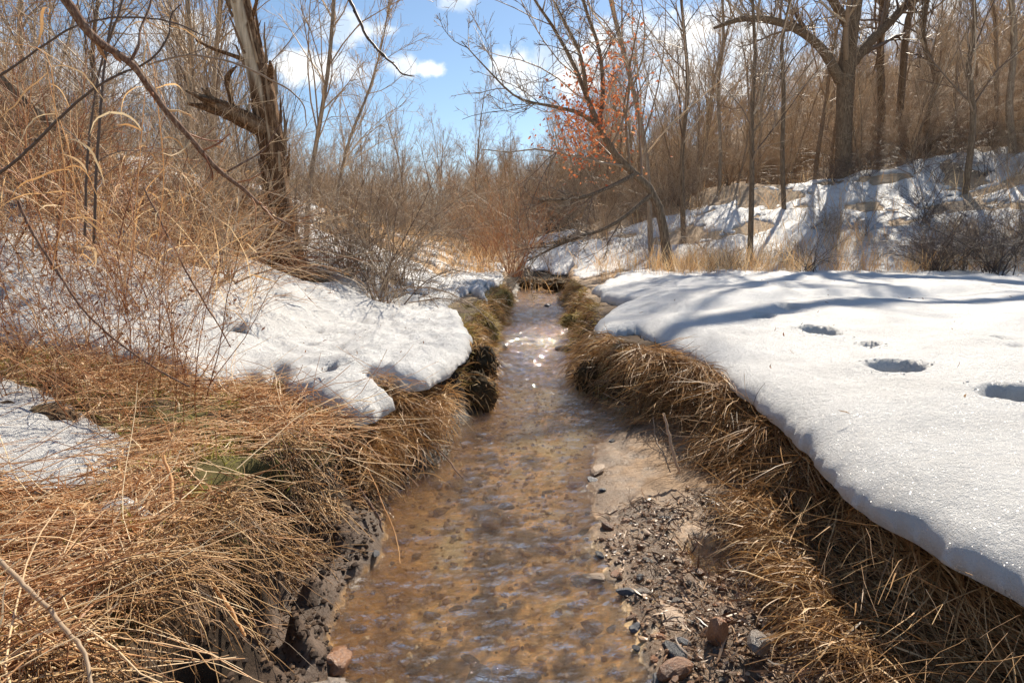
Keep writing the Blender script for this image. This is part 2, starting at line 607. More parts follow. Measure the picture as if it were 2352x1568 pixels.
def stone_mat(name, c0, c1, rough=.5, spec=.5):
    m, t = newmat(name)
    g = N(t, 'ShaderNodeTexCoord')
    oi = N(t, 'ShaderNodeObjectInfo')
    n = N(t, 'ShaderNodeTexNoise', ins={'Scale': 9.0, 'Detail': 7.0, 'Roughness': .65})
    t.links.new(g.outputs['Object'], n.inputs['Vector'])
    r = N(t, 'ShaderNodeValToRGB')
    r.color_ramp.elements[0].position = .3
    r.color_ramp.elements[0].color = (*c0, 1)
    r.color_ramp.elements[1].position = .7
    r.color_ramp.elements[1].color = (*c1, 1)
    t.links.new(n.outputs['Fac'], r.inputs[0])
    hs_ = N(t, 'ShaderNodeHueSaturation')
    t.links.new(r.outputs[0], hs_.inputs['Color'])
    t.links.new(math_node(t, 'MULTIPLY_ADD', oi.outputs['Random'], .9, .55), hs_.inputs['Value'])
    p = principled(t, rough, spec)
    t.links.new(hs_.outputs[0], p.inputs['Base Color'])
    b = N(t, 'ShaderNodeBump', ins={'Strength': .6, 'Distance': .01})
    t.links.new(n.outputs['Fac'], b.inputs['Height'])
    t.links.new(b.outputs[0], p.inputs['Normal'])
    o = N(t, 'ShaderNodeOutputMaterial')
    t.links.new(p.outputs[0], o.inputs[0])
    return m


M['stone_rust'] = stone_mat('stone_rust', (.12, .05, .025), (.36, .18, .09), .3)
M['stone_grey'] = stone_mat('stone_grey', (.07, .06, .055), (.24, .19, .15), .35)
M['stone_tan'] = stone_mat('stone_tan', (.20, .12, .07), (.42, .29, .18), .4)
M['stone_slate'] = stone_mat('stone_slate', (.025, .028, .035), (.09, .09, .10), .3)
M['clod'] = stone_mat('clod', (.02, .013, .007), (.13, .085, .04), .85, .15)
M['clod_moss'] = stone_mat('clod_moss', (.05, .035, .012), (.26, .19, .07), .9, .1)

# ------------------------------------------------------------------ the land
YK = [-2, .5, 1.7, 2.1, 2.55, 3.1, 3.65, 4.1, 4.5, 5.2, 5.8, 6.5, 7.2, 7.9, 9.2, 10.5, 12, 14.6, 19, 24, 30]
WL = [-.45, -.45, -.49, -.60, -.57, -.62, -.50, -.46, -.27, -.14, -.16, -.30, -.22, -.10, -.22, -.03, -.12, .09, .25, .9, 1.6]
T1L = [-.54, -.54, -.60, -.68, -.66, -.69, -.57, -.53, -.34, -.20, -.22, -.37, -.29, -.17, -.30, -.11, -.2, -.0, .12, .7, 1.3]
T2L = [-.90, -.90, -.92, -.93, -.88, -.84, -.76, -.72, -.56, -.40, -.40, -.54, -.48, -.38, -.50, -.38, -.42, -.33, -.2, .3, .8]
YR = [-2, .5, 2.1, 2.7, 3.36, 4.0, 4.5, 5.0, 5.6, 6.2, 6.9, 7.6, 8.4, 9.2, 10.5, 12, 13.5, 19, 24, 30]
WR = [.5, .5, .47, .40, .47, .62, .85, .84, .61, .58, .82, .60, .80, .95, .78, 1.05, .98, 1.3, 2.1, 3.2]
T1R = [.92, .92, .98, 1.07, 1.17, 1.16, .98, .90, .66, .64, .92, .68, .90, 1.05, .90, 1.16, 1.12, 1.5, 2.4, 3.6]
T2R = [1.5, 1.5, 1.5, 1.48, 1.45, 1.36, 1.16, 1.02, .88, .92, 1.08, 1.0, 1.12, 1.25, 1.2, 1.42, 1.4, 1.8, 2.8, 4.2]


def hillD(x, y):
    return .57 * x + .82 * y - 16.4 - .9 * (fbm(x * .12, y * .12, 31, 2) - .5) * 4


def macro(x, y):
    z = .43 + .05 * (fbm(x * .8, y * .5, 3, 3) - .5) + .012 * np.clip(y - 14, 0, 60)
    s = np.clip(-1.45 - x, 0, None)
    z = z + np.minimum(.36 * s * sstep(0, .7, s) + 0 * y, 2.7 + .03 * s) * (.55 + .45 * sstep(2.5, 6, y)) * (1 - .75 * sstep(20, 45, y))
    z = z + .10 * sstep(1.0, 3.2, x) * sstep(1, 4, y)
    D = hillD(x, y)
    z = z + (.13 + .0125 * np.clip(x, 0, 30)) * np.clip(D, 0, 11) * sstep(0, 2.5, D) * sstep(-3, 6, x + .1 * y)
    k = sstep(2, 55, x - .05 * y)
    z = z + np.clip(D - 9, 0, 75) * (.04 + .21 * k)
    z = z + np.clip(y - 70, 0, 200) * .05 * (1 - k)
    z = z + sstep(3, 12, D) * (fbm(x * .35, y * .35, 12, 3) - .5) * 1.4
    return z


HOLLOWS = [(on(610, 1140, .36), .19, .34), (on(715, 1180, .28), .17, .32), (on(575, 1320, .34), .14, .30), (on(660, 1300, .25), .12, .25), (on(850, 985, .30), .20, .32), (on(430, 1450, .4), .07, .2), (on(120, 1110, .42), .10, .15)]


def ground(x, y, holes=True):
    x = np.asarray(x, float)
    y = np.asarray(y, float)
    B = macro(x, y)
    jag = (fbm(x * 2 + 5, y * 2.2, 21, 4, .6) - .5)
    jl, jr = jag * .34, (fbm(x * 2 + 50, y * 2.4, 24, 4, .6) - .5) * .24
    wl, t1l, t2l = [np.interp(y, YK, a) for a in (WL, T1L, T2L)]
    wr, t1r, t2r = [np.interp(y, YR, a) for a in (WR, T1R, T2R)]
    open_ = 1 - sstep(18.6, 24.5, y + 1.2 * (fbm(x * 1.5, y * .6, 75, 3) - .5))
    h1l = .07 + .05 * sstep(3, 1.8, y)
    xl = x + jl
    xr = x + jr
    # left side going outwards
    dl = wl - xl
    zl = np.where(xl > t1l, np.clip((wl - xl) / np.maximum(wl - t1l, 1e-3), 0, 1) * h1l,
                  h1l + (B - h1l) * sstep(0, 1, (t1l - xl) / np.maximum(t1l - t2l, 1e-3)) ** .8)
    h1r = .065
    dr = xr - wr
    zr = np.where(xr < t1r, np.clip((xr - wr) / np.maximum(t1r - wr, 1e-3), 0, 1) ** .7 * h1r,
                  h1r + (B - h1r) * np.clip(sstep(0, 1, (xr - t1r) / np.maximum(t2r - t1r, 1e-3)), 0, 1) ** (1.0 + .8 * sstep(4.6, 4.0, y)))
    w = np.maximum(wr - wl, .1)
    s = np.clip((x - wl) / w, 0, 1)
    bed = -.075 * (1 - (2 * s - 1) ** 4) - .03 * sstep(.5, .1, s) + .025 * (fbm(x * 6, y * 6, 40, 3) - .5)
    bed = bed + .03 * sstep(.5, .95, s) * sstep(3.2, 2.0, y)
    z = np.where(x < (wl + wr) / 2, np.where(dl > 0, zl, bed), np.where(dr > 0, zr, bed))
    z = B * (1 - open_) + z * open_
    d_out = np.maximum(np.clip(dl, 0, None), np.clip(dr, 0, None))
    z = z + (fbm(x * 9, y * 9, 60, 4, .6) - .5) * .05 * sstep(0, .25, d_out)
    z = z + (fbm(x * 28, y * 28, 66, 3, .6) - .5) * .018
    z = z + (fbm(x * 4.5, y * 4.5, 69, 3) - .5) * .20 * sstep(-.7, -1.0, x) * sstep(3.6, 3.0, y)
    pc = on(1625, 1275, .02)
    q = np.hypot((x - pc[0]) / .10, (y - pc[1]) / .17) + .7 * (fbm(x * 9, y * 9, 72, 3) - .5)
    z = np.where(z > 0, z - .10 * sstep(1.1, .6, q), z)
    z = np.where(q < 1.0, np.maximum(z, -.03), z)
    z = z + .012 * (np.abs(fbm(x * 5 + 2 * fbm(x * 2, y * 2, 74, 2), y * 3.5, 73, 3) - .5) * 4 - .5) * (z > .02) * (z < .13) * (x > .3) * sstep(2.4, 2.9, y)
    if holes:
        for (c, r_, dp) in HOLLOWS:
            q = np.hypot(x - c[0], y - c[1]) / r_ + .6 * (fbm(x * 9, y * 9, 71, 3) - .5)
            z = np.where(z > .06, np.maximum(z - dp * sstep(1.1, .6, q), .05), z)
    return z


def stepgrid(a, b, base, k, c=0.0):
    out = [a]
    while out[-1] < b:
        out.append(out[-1] + max(base, k * abs(out[-1] - c)))
    return np.array(out)


xp = stepgrid(0, 420, .02, .026)
gx = np.concatenate([-xp[::-1], xp[1:]])
gy = np.concatenate([np.array([-60, -30, -15, -8, -4, -2, -1, -.5, 0, .3]), stepgrid(.5, 45, .02, .0115), stepgrid(47, 900, 2.5, .06)])
X, Y = np.meshgrid(gx, gy)
Z = ground(X, Y)


def gridfaces(ny, nx, mask=None):
    i = np.arange(ny - 1)[:, None] * nx + np.arange(nx - 1)[None, :]
    F = np.stack([i, i + 1, i + nx + 1, i + nx], -1)
    if mask is not None:
        F = F[mask]
    return F.reshape(-1, 4)


def sandy(x, y):
    return y + 1.1 * (fbm(x * 3.5, y * 3.5, 5, 3) - .5) - .5 * (x - .75)


def soil_colour(x, y, z):
    wl, wr = np.interp(y, YK, WL), np.interp(y, YR, WR)
    t1r = np.interp(y, YR, T1R)
    B = macro(x, y)
    soil = np.array([.036, .022, .012])
    sand = np.array([.36, .24, .145])
    mudg = np.array([.12, .08, .055])
    bed = np.array([.92, .60, .28])
    slate = np.array([.075, .078, .088])
    amber = np.array([.50, .25, .05])
    moss = np.array([.15, .16, .035])
    litter = np.array([.52, .38, .25])
    c = np.zeros(x.shape + (3,)) + soil

    def mixin(c, col, f):
        f = np.clip(f, 0, 1)[..., None]
        return c * (1 - f) + col * f
    top = sstep(.75, .95, z / np.maximum(B, .1)) * ((x < wl) | (x > wr))
    c = mixin(c, moss, top * sstep(.42, .6, fbm(x * 5, y * 5, 80, 3)) * (x < 0) * .9)
    c = mixin(c, np.array([.16, .10, .055]), top * .5)
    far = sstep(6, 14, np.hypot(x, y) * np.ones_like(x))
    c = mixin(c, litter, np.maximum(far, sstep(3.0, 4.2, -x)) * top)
    c = mixin(c, np.array([.46, .33, .18]), top * sstep(14, 30, y) * sstep(3, -2, hillD(x, y)) * .8)
    # low shelf on the right: sand bar and gravel
    low = sstep(.12, .08, z) * (x > (wl + wr) / 2) * (y < 5)
    c = mixin(c, sand, low * sstep(2.62, 2.8, sandy(x, y)) * sstep(5.0, 4.6, y))
    c = mixin(c, np.array([.15, .09, .05]), low * sstep(2.8, 2.62, sandy(x, y)))
    c = mixin(c, np.array([.19, .12, .07]), low * sstep(.045, .012, z))
    # low mud on the left
    lowl = sstep(.20, .10, z) * (x < (wl + wr) / 2) * sstep(3.2, 2.3, y)
    c = mixin(c, mudg, lowl)
    inb = sstep(.012, -.008, z)
    s = np.clip((x - wl) / np.maximum(wr - wl, .1), 0, 1)
    bc = bed[None, None, :] * np.ones_like(c)
    nb = .55 * fbm(x * 2.6 + 3, y * 1.8, 91, 3, .5) + .45 * fbm(x * 7 + 3, y * 5, 90, 4, .65)
    bc = mixin(bc, slate, sstep(.545, .60, nb) * .8)
    bc = bc * (.45 + 1.25 * vnoise(x * 38, y * 30, 97))[..., None]
    bc = mixin(bc, np.array([1.0, .84, .56]), sstep(.48, .38, nb))
    bc = mixin(bc, amber, sstep(.34, .06, s + .14 * (fbm(x * 5, y * 5, 92, 3) - .5)) * .8)
    bc = mixin(bc, sand * 1.7, sstep(.72, .95, s) * sstep(2.4, 3.0, y) * sstep(4.9, 4.3, y))
    c = c * (1 - inb[..., None]) + bc * inb[..., None]
    wet = np.clip(sstep(.14, .03, z), 0, 1) * (1 - .85 * low * sstep(2.9, 3.2, y) * sstep(.02, .04, z))
    return c, wet


Cc, Wt = soil_colour(X, Y, Z)
V = np.stack([X, Y, Z], -1).reshape(-1, 3)
me = mkmesh('ground', V, gridfaces(len(gy), len(gx)), M['earth'], {'col': Cc.reshape(-1, 3), 'wet': Wt.ravel()})
tag(obj('ground', me), 'brown earth of the stream banks, bed and wooded hillside', kind='structure')

# water sheet with real ripples
wy = np.concatenate([np.arange(-1.5, 1, .1), stepgrid(1, 24, .011, .0032)])
wu = np.linspace(-1, 1, 80)
xl_, xr_ = np.interp(wy, YK, WL) - .12, np.interp(wy, YR, WR) + .12
X = ((xl_ + xr_) / 2)[:, None] + ((xr_ - xl_) / 2)[:, None] * wu[None, :]
Y = wy[:, None] + 0 * X
rif = np.exp(-((Y - 8.0) / 1.8) ** 2) + .7 * np.exp(-((Y - 13) / 2) ** 2)
wv = (fbm(X * 5 + Y * 1.2, Y * 11, 101, 3) - .5) * (.030 + .050 * rif) * (1 + .6 * sstep(3.2, 5, Y))
wv += (fbm(X * 13 + Y * 2, Y * 22 - X * 5, 105, 3) - .5) * (.024 + .045 * rif)
wv += .012 * rif * np.sin(Y * 7 + 2 * fbm(X * 2, Y, 5, 2))
me = mkmesh('stream_water', np.stack([X, Y, wv], -1).reshape(-1, 3), gridfaces(len(wy), len(wu)), M['water'])
tag(obj('stream_water', me), 'shallow clear stream running over brown gravel', kind='structure')
pc = on(1625, 1275, .02)
a_ = np.linspace(0, 2 * math.pi, 33)[:-1]
V = np.array([[pc[0], pc[1], .004]] + [[pc[0] + .17 * math.cos(q), pc[1] + .27 * math.sin(q), .004] for q in a_])
me = mkmesh('puddle', V, np.array([[0, 1 + i, 1 + (i + 1) % 32] for i in range(32)]), M['water'])
tag(obj('puddle', me), 'small shining puddle among the wet gravel', kind='structure')


# ------------------------------------------------------------------ snow
def sdf_poly(x, y, P):
    P = np.asarray(P)[:, :2]
    d = np.full(x.shape, 1e9)
    ins = np.zeros(x.shape, bool)
    n = len(P)
    for i in range(n):
        a, b = P[i], P[(i + 1) % n]
        ex, ey = b - a
        wx_, wy_ = x - a[0], y - a[1]
        tt = np.clip((wx_ * ex + wy_ * ey) / (ex * ex + ey * ey + 1e-12), 0, 1)
        d = np.minimum(d, (wx_ - ex * tt) ** 2 + (wy_ - ey * tt) ** 2)
        c1 = (a[1] > y) != (b[1] > y)
        xi = a[0] + (y - a[1]) / (b[1] - a[1] + 1e-12) * ex
        ins ^= c1 & (x < xi)
    d = np.sqrt(d)
    return np.where(ins, d, -d)


zr_ = .46
RIGHT = [on(u, v, zr_)[:2] for (u, v) in [(2352, 1345), (2200, 1278), (2080, 1205), (1980, 1140), (1900, 1075), (1850, 1022), (1760, 940),
                                         (1650, 857), (1580, 815), (1520, 787), (1460, 762), (1375, 768), (1362, 750), (1400, 722), (1455, 708), (1420, 700), (1385, 688), (1372, 672), (1400, 655), (1450, 628)]]
RIGHT = [(1.25, -.6), (1.12, .4)] + [tuple(p) for p in RIGHT]
RIGHT += [(1.7, 15.5), (1.6, 17.5), (1.85, 19.2), (1.9, 20.6), (1.3, 21.3), (.55, 22), (-1.4, 33), (60, 60), (60, -3), (1.25, -3)]
MOUND = [(1.3, 15.9)]
zl_ = .47
LEFT = [on(u, v, zl_)[:2] for (u, v) in [(640, 872), (660, 900), (700, 912), (750, 935), (790, 952), (815, 953), (860, 945), (905, 922), (880, 893), (845, 872), (925, 886), (975, 878), (1030, 850),
                                        (1055, 828), (1080, 800), (1086, 775), (1060, 735), (1035, 715), (1020, 700), (1080, 668), (1120, 690), (1112, 668), (1150, 650), (1158, 640), (1140, 620)]]
LEFT = [tuple(p) for p in LEFT] + [(-.3, 17), (-.15, 20), (-.2, 22), (-2, 29), (-20, 30), (-24, 2.9), (-4.6, 3.0), (-3.2, 3.25), (-2.5, 3.45), (-2.1, 3.65), (-1.8, 3.55), (-1.6, 3.75), (-1.42, 3.6)]
PATCH2 = [(-3.9, 3.35), (-2.7, 3.15), (-2.2, 2.95), (-1.72, 2.72), (-1.48, 2.42), (-1.5, 2.2), (-1.75, 2.12), (-2.1, 2.15), (-3.4, 2.2), (-4.2, 2.6)]
PATCH3 = [(-1.62, 1.98), (-1.45, 2.05), (-1.25, 1.98), (-1.12, 1.86), (-1.28, 1.80), (-1.5, 1.86)]


def prints(x, y, z, lst):
    for (u, v, sx, sy, dep) in lst:
        c = on(u, v, .6)
        q = np.sqrt(((x - c[0]) / sx) ** 2 + ((y - c[1]) / sy) ** 2) + .5 * (fbm(x * 11, y * 11, 300, 3) - .5)
        z = z - dep * 1.9 * (1 - sstep(.45, 1.08, q)) + dep * .06 * np.exp(-((q - 1.25) / .18) ** 2)
    return z


def make_snow(name, f, thick, wid, gxs, gys, under, label):
    X, Y = np.meshgrid(gxs, gys)
    F0 = f(X, Y)
    ny, nx = X.shape
    ins = F0 > 0
    cell = (ins[:-1, :-1] | ins[1:, :-1] | ins[:-1, 1:] | ins[1:, 1:])
    need = np.zeros_like(ins)
    for a_, b_ in ((slice(0, -1), slice(0, -1)), (slice(1, None), slice(0, -1)), (slice(0, -1), slice(1, None)), (slice(1, None), slice(1, None))):
        need[a_, b_] |= cell
    mv = need & ~ins
    xm, ym = X[mv], Y[mv]
    for _ in range(5):                       # slide the outer ring on to the outline
        e = .004
        f0 = f(xm, ym)
        dx = (f(xm + e, ym) - f0) / e
        dy = (f(xm, ym + e) - f0) / e
        g2 = np.maximum(dx * dx + dy * dy, .2)
        st = np.clip(-f0 / g2, -.1, .1)
        xm = xm + dx * st
        ym = ym + dy * st
    X = X.copy()
    Y = Y.copy()
    X[mv], Y[mv] = xm, ym
    s = np.where(mv, 0, np.clip(F0, 0, None))
    w = wid(X, Y)
    q = np.clip(s / w, 0, 1)
    prof = np.sqrt(np.clip(1 - (1 - q) ** 2, 0, 1))
    base = under(X, Y)
    T = thick(X, Y)
    top = base + T * prof
    ds = np.clip(1 - s / (w * .6), 0, 1)
    bot = base - .012 * np.clip(s / .05, 0, 1)
    idx = -np.ones(X.shape, int)
    idx[need] = np.arange(need.sum())
    Vt = np.stack([X[need], Y[need], top[need]], -1)
    i0 = idx[:-1, :-1][cell]
    i1 = idx[:-1, 1:][cell]
    i2 = idx[1:, 1:][cell]
    i3 = idx[1:, :-1][cell]
    Ft = np.stack([i0, i1, i2, i3], -1)
    # underside only near the rim; its rim vertices are the top's
    sm = s[need]
    nb_ = np.arange(len(sm))
    isrim = mv[need]
    low = sm < .7
    fm = low[Ft].all(1)
    Fb = Ft[fm]
    used = np.unique(Fb)
    used = used[~isrim[used]]
    mapb = nb_.copy()
    mapb[used] = len(Vt) + np.arange(len(used))
    Vb = Vt[used].copy()
    Vb[:, 2] = bot[need][used]
    Fb = mapb[Fb][:, ::-1]
    me = mkmesh(name, np.concatenate([Vt, Vb]), np.concatenate([Ft, Fb]), M['snow'])
    return tag(obj(name, me), label, kind='structure')


def fR(x, y):
    s = sdf_poly(x, y, RIGHT)
    s = s + (fbm(x * 3.5, y * 3.5, 200, 3) - .5) * .05 + (fbm(x * 14, y * 14, 203, 2) - .5) * .018 + (fbm(x * 2.0, y * 2.0, 207, 3) - .5) * .5 * sstep(8, 12, y)
    D = hillD(x, y)
    pat = 3.0 * (fbm(x * .55, y * .8, 210, 4, .6) - .53) + (np.clip(5.2 + .33 * x, 5, 12.5) - D) * .16
    pat = np.where(D < 1.0, 9, pat + np.clip(3 - D, 0, 2) * .5)
    return np.minimum(s, pat)


TR = [on(u, v, .58)[:2] for (u, v) in [(1420, 712), (1560, 722), (1640, 722), (1720, 712), (1850, 702), (2000, 700), (2200, 694), (2352, 688)]]
TR = [(1.0, 6.3)] + [tuple(p) for p in TR] + [(9, 7.8), (14, 9)]
tx_, ty_ = np.array([p[0] for p in TR]), np.array([p[1] for p in TR])
PRR = [(1880, 775, .115, .20, .20), (1998, 802, .05, .08, .05), (2062, 850, .15, .13, .19), (2350, 925, .17, .16, .17), (1752, 738, .09, .16, .09), (1808, 727, .10, .2, .05),
       (2005, 710, .10, .2, .06), (1955, 718, .09, .16, .025), (2300, 812, .06, .08, .03), (2335, 828, .05, .08, .03), (1950, 1060, .05, .05, .012)]


def thickR(x, y):
    z = .155 + .035 * sstep(1.2, 3, x)
    z = z + (fbm(x * 1.1, y * 1.1, 220, 3) - .5) * .10 + (fbm(x * 4, y * 3, 225, 3) - .5) * .022 + (fbm(x * 17, y * 13, 226, 4, .6) - .5) * .014
    yt = np.interp(x, tx_, ty_) + .12 * (fbm(x * 2, y * 0, 227, 2) - .5)
    q = y - yt
    led = .07 * sstep(-.05, .35, q) * np.exp(-np.clip(q - .3, 0, None) / 2.2) - .03 * np.exp(-((q + .02) / .25) ** 2)
    z = z + led * sstep(.9, 2.6, x) * (1 - .45 * sstep(4.5, 8, x))
    yt2 = 8.6 + .35 * x + .3 * (fbm(x * 1, y * 0, 229, 2) - .5)
    q = y - yt2
    z = z + .04 * sstep(0, .6, q) * np.exp(-np.clip(q - .4, 0, None) / 1.5) * sstep(2.4, 3.4, x)
    z = z + (fbm(x * 3, y * 2.2, 228, 4, .6) - .5) * .12 * sstep(8, 13, y)
    z = z * (1 - .45 * sstep(13, 16, y))
    z = prints(x, y, z, PRR)
    return np.maximum(z, -.20 + .23 * sstep(.5, .1, sdf_poly(x, y, RIGHT)))


def wR(x, y):
    return .30 * (1 - .55 * sstep(5, 7, y)) + .35 * sstep(13, 16, y)


def draped(x, y):
    g_ = np.minimum(macro(x, y), ground(x, y) + .03)
    k = sstep(18.2, 19.2, y)
    return macro(x, y) * (1 - k) + g_ * k


def underR(x, y):
    return draped(x, y) - .015


make_snow('snow_bank', fR, thickR, wR, stepgrid(.45, 34, .02, .0155, .45), np.concatenate([np.arange(-.6, .6, .1), stepgrid(.6, 34, .02, .0085)]), underR,
          'smooth snow sheet with animal tracks overhanging the right bank')


def fL(x, y):
    s = sdf_poly(x, y, LEFT)
    s = np.maximum(s, sdf_poly(x, y, PATCH2))
    s = np.maximum(s, sdf_poly(x, y, PATCH3))
    s = s + (fbm(x * 4, y * 4, 240, 3) - .5) * .07 + (fbm(x * 16, y * 16, 243, 3) - .5) * .03
    hole = (fbm(x * 1.5, y * 1.1, 250, 4, .6) - .33) * 1.4 + 2.0 * sstep(-1.7, -1.3, x) * sstep(9, 7, y)
    hole = hole + .45 * sstep(3.3, 2.6, y) - .35 * sstep(12, 17, y)
    tr = np.hypot((x + 2.75), (y - 8.0)) - .55
    return np.minimum(np.minimum(s, hole), tr)


PRL = [(757, 826, .045, .07, .07), (640, 730, .13, .14, .09), (650, 664, .14, .25, .05), (730, 655, .12, .2, .04), (700, 770, .1, .1, .03), (560, 700, .15, .2, .05), (985, 835, .1, .08, .0)]


def thickL(x, y):
    z = .13 + (fbm(x * 1.6, y * 1.6, 260, 3) - .5) * .11 + (fbm(x * 5, y * 5, 264, 5, .62) - .5) * .11 + (fbm(x * 22, y * 22, 268, 3) - .5) * .026
    z = z * (1 + .15 * sstep(7, 12, y))
    z = z * (1 - .55 * sstep(3.6, 3.1, y) * sstep(-1.2, -1.45, x))
    z = prints(x, y, z, PRL)
    return np.maximum(z, .03)


make_snow('snow_cover', fL, thickL, lambda x, y: .13 + .22 * sstep(3.6, 3.1, y) * sstep(-1.2, -1.45, x), -stepgrid(-.6, 24, .02, .016, 0)[::-1], stepgrid(1.6, 30, .02, .009),
          lambda x, y: draped(x, y) - .012, 'lumpy melting snow on the left bank with lobes over the stream')


def surf(x, y):
    g_ = ground(x, y)
    a_ = np.where(fR(x, y) > .05, macro(x, y) + np.clip(thickR(x, y), 0, .3), g_)
    b_ = np.where(fL(x, y) > .05, macro(x, y) + thickL(x, y), g_)
    return np.maximum(g_, np.maximum(a_, b_))


#==VEG==
# ------------------------------------------------------------------ trees
RS = np.random.RandomState(11)


def wood_mesh(name, parts, mat, rs, sides=(3,), lo=0.0, hi=1.0, origin=None):
    res = []
    for i, (P, R) in enumerate(parts):
        if origin is not None:
            P = P - origin
        k = sides[min(i, len(sides) - 1)]
        res.append(tubes(P, R, k, lo + (hi - lo) * rs.rand(len(P))))
    V, F, A = merge(res)
    return mkmesh(name, V, F, mat, {'tint': A})


def tree_thing(name, label, cat, group, loc, trunkme, crownme, rotz=0.0, scale=1.0):
    e = obj(name, None, loc=loc, rot=(0, 0, rotz), scale=scale)
    tag(e, label, cat, group)
    obj('trunk', trunkme, e)
    obj('crown', crownme, e)
    return e


LV_SLIM = [dict(n=24, t0=.22, t1=.97, ang=38, up=.25, len=.34, taper=.55, pts=5, wander=.10, trop=.10, rr=.45, minr=.010, tip=.4),
           dict(n=6, t0=.15, ang=38, up=.15, len=.5, pts=4, wander=.12, trop=.08, rr=.6, minr=.006, tip=.5),
           dict(n=6, t0=.1, ang=40, up=.1, len=.55, minlen=.15, pts=3, wander=.14, trop=.06, rr=.6, minr=.0045, tip=.6)]


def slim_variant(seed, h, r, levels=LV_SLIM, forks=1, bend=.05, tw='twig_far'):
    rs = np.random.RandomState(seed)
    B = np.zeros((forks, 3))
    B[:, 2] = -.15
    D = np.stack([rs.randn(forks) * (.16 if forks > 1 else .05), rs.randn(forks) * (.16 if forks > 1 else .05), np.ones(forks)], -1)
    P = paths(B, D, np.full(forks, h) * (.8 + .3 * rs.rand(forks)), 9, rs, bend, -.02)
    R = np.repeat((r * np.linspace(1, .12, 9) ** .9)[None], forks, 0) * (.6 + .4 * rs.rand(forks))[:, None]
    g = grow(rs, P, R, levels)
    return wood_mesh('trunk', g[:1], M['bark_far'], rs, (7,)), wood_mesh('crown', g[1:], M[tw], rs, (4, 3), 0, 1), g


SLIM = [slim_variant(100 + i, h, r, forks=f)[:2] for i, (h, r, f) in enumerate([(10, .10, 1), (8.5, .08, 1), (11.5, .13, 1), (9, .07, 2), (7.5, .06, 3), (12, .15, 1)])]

LV_SAP = [dict(n=13, t0=.15, t1=.97, ang=30, up=.3, len=.4, taper=.55, pts=5, wander=.08, trop=.10, rr=.5, minr=.006, tip=.4),
          dict(n=6, t0=.1, ang=32, up=.2, len=.5, pts=4, wander=.12, trop=.08, rr=.6, minr=.004, tip=.5),
          dict(n=3, t0=.1, ang=35, up=.1, len=.5, minlen=.12, pts=3, wander=.14, trop=.04, rr=.6, minr=.003, tip=.6)]
SAP = [slim_variant(140 + i, h, r, LV_SAP, f, .06, 'twig')[:2] for i, (h, r, f) in enumerate([(6.5, .035, 4), (5.5, .03, 5), (7.5, .05, 3), (6, .03, 6)])]


def hero_tree(name, label, cat, px, Y, levels, seed, limbs=(), bark='bark', twig='twig', group=None, sides=10, n=16, basez=None, dY=0.0):
    """px: (u, v, width in px) from base to top at distance Y"""
    rs = np.random.RandomState(seed)
    pts = []
    for i, (u, v, w) in enumerate(px):
        yy = Y + dY * i / (len(px) - 1)
        p_ = at(u, v, yy)
        pts.append((*p_, w * .5 * yy / FPX))
    pts[0] = (pts[0][0], pts[0][1], float(surf(pts[0][0], pts[0][1])) - .15, pts[0][3] * 1.15)
    S = sample_poly(pts, n)
    P0, R0 = S[None, :, :3], np.maximum(S[None, :, 3], .01)
    tr = [(P0, R0)]
    LP, LR = [], []
    for lb in limbs:
        q = [(*at(u, v, Y + dy), w * .5 * (Y + dy) / FPX) for (u, v, w, dy) in lb]
        s_ = sample_poly(q, n)
        LP.append(s_[:, :3])
        LR.append(np.maximum(s_[:, 3], .006))
    out = []
    g = grow(rs, P0, R0, levels)
    out += g[1:]
    if LP:
        LP, LR = np.array(LP), np.array(LR)
        g2 = grow(rs, LP, LR, levels)
        out = [(LP, LR)] + out + g2[1:]
    org = np.array([pts[0][0], pts[0][1], pts[0][2] + .15])
    tm = wood_mesh('trunk', tr, M[bark], rs, (sides,), origin=org)
    e = obj(name, None, loc=tuple(org))
    tag(e, label, cat, group)
    obj('trunk', tm, e)
    if LP is not None and len(LP):
        obj('limb', wood_mesh('limb', out[:1], M[bark], rs, (7,), origin=org), e)
        out = out[1:]
    obj('crown', wood_mesh('crown', out, M[twig], rs, (4, 3), origin=org), e)
    return e, org, out


LV_H = [dict(n=20, t0=.25, t1=.97, ang=42, up=.2, len=.34, taper=.4, pts=6, wander=.13, trop=.08, rr=.4, minr=.012, tip=.35),
        dict(n=6, t0=.15, ang=40, up=.12, len=.5, pts=5, wander=.15, trop=.06, rr=.6, minr=.007, tip=.5),
        dict(n=5, t0=.1, ang=40, up=.1, len=.5, minlen=.2, pts=3, wander=.15, trop=.05, rr=.6, minr=.005, tip=.6)]

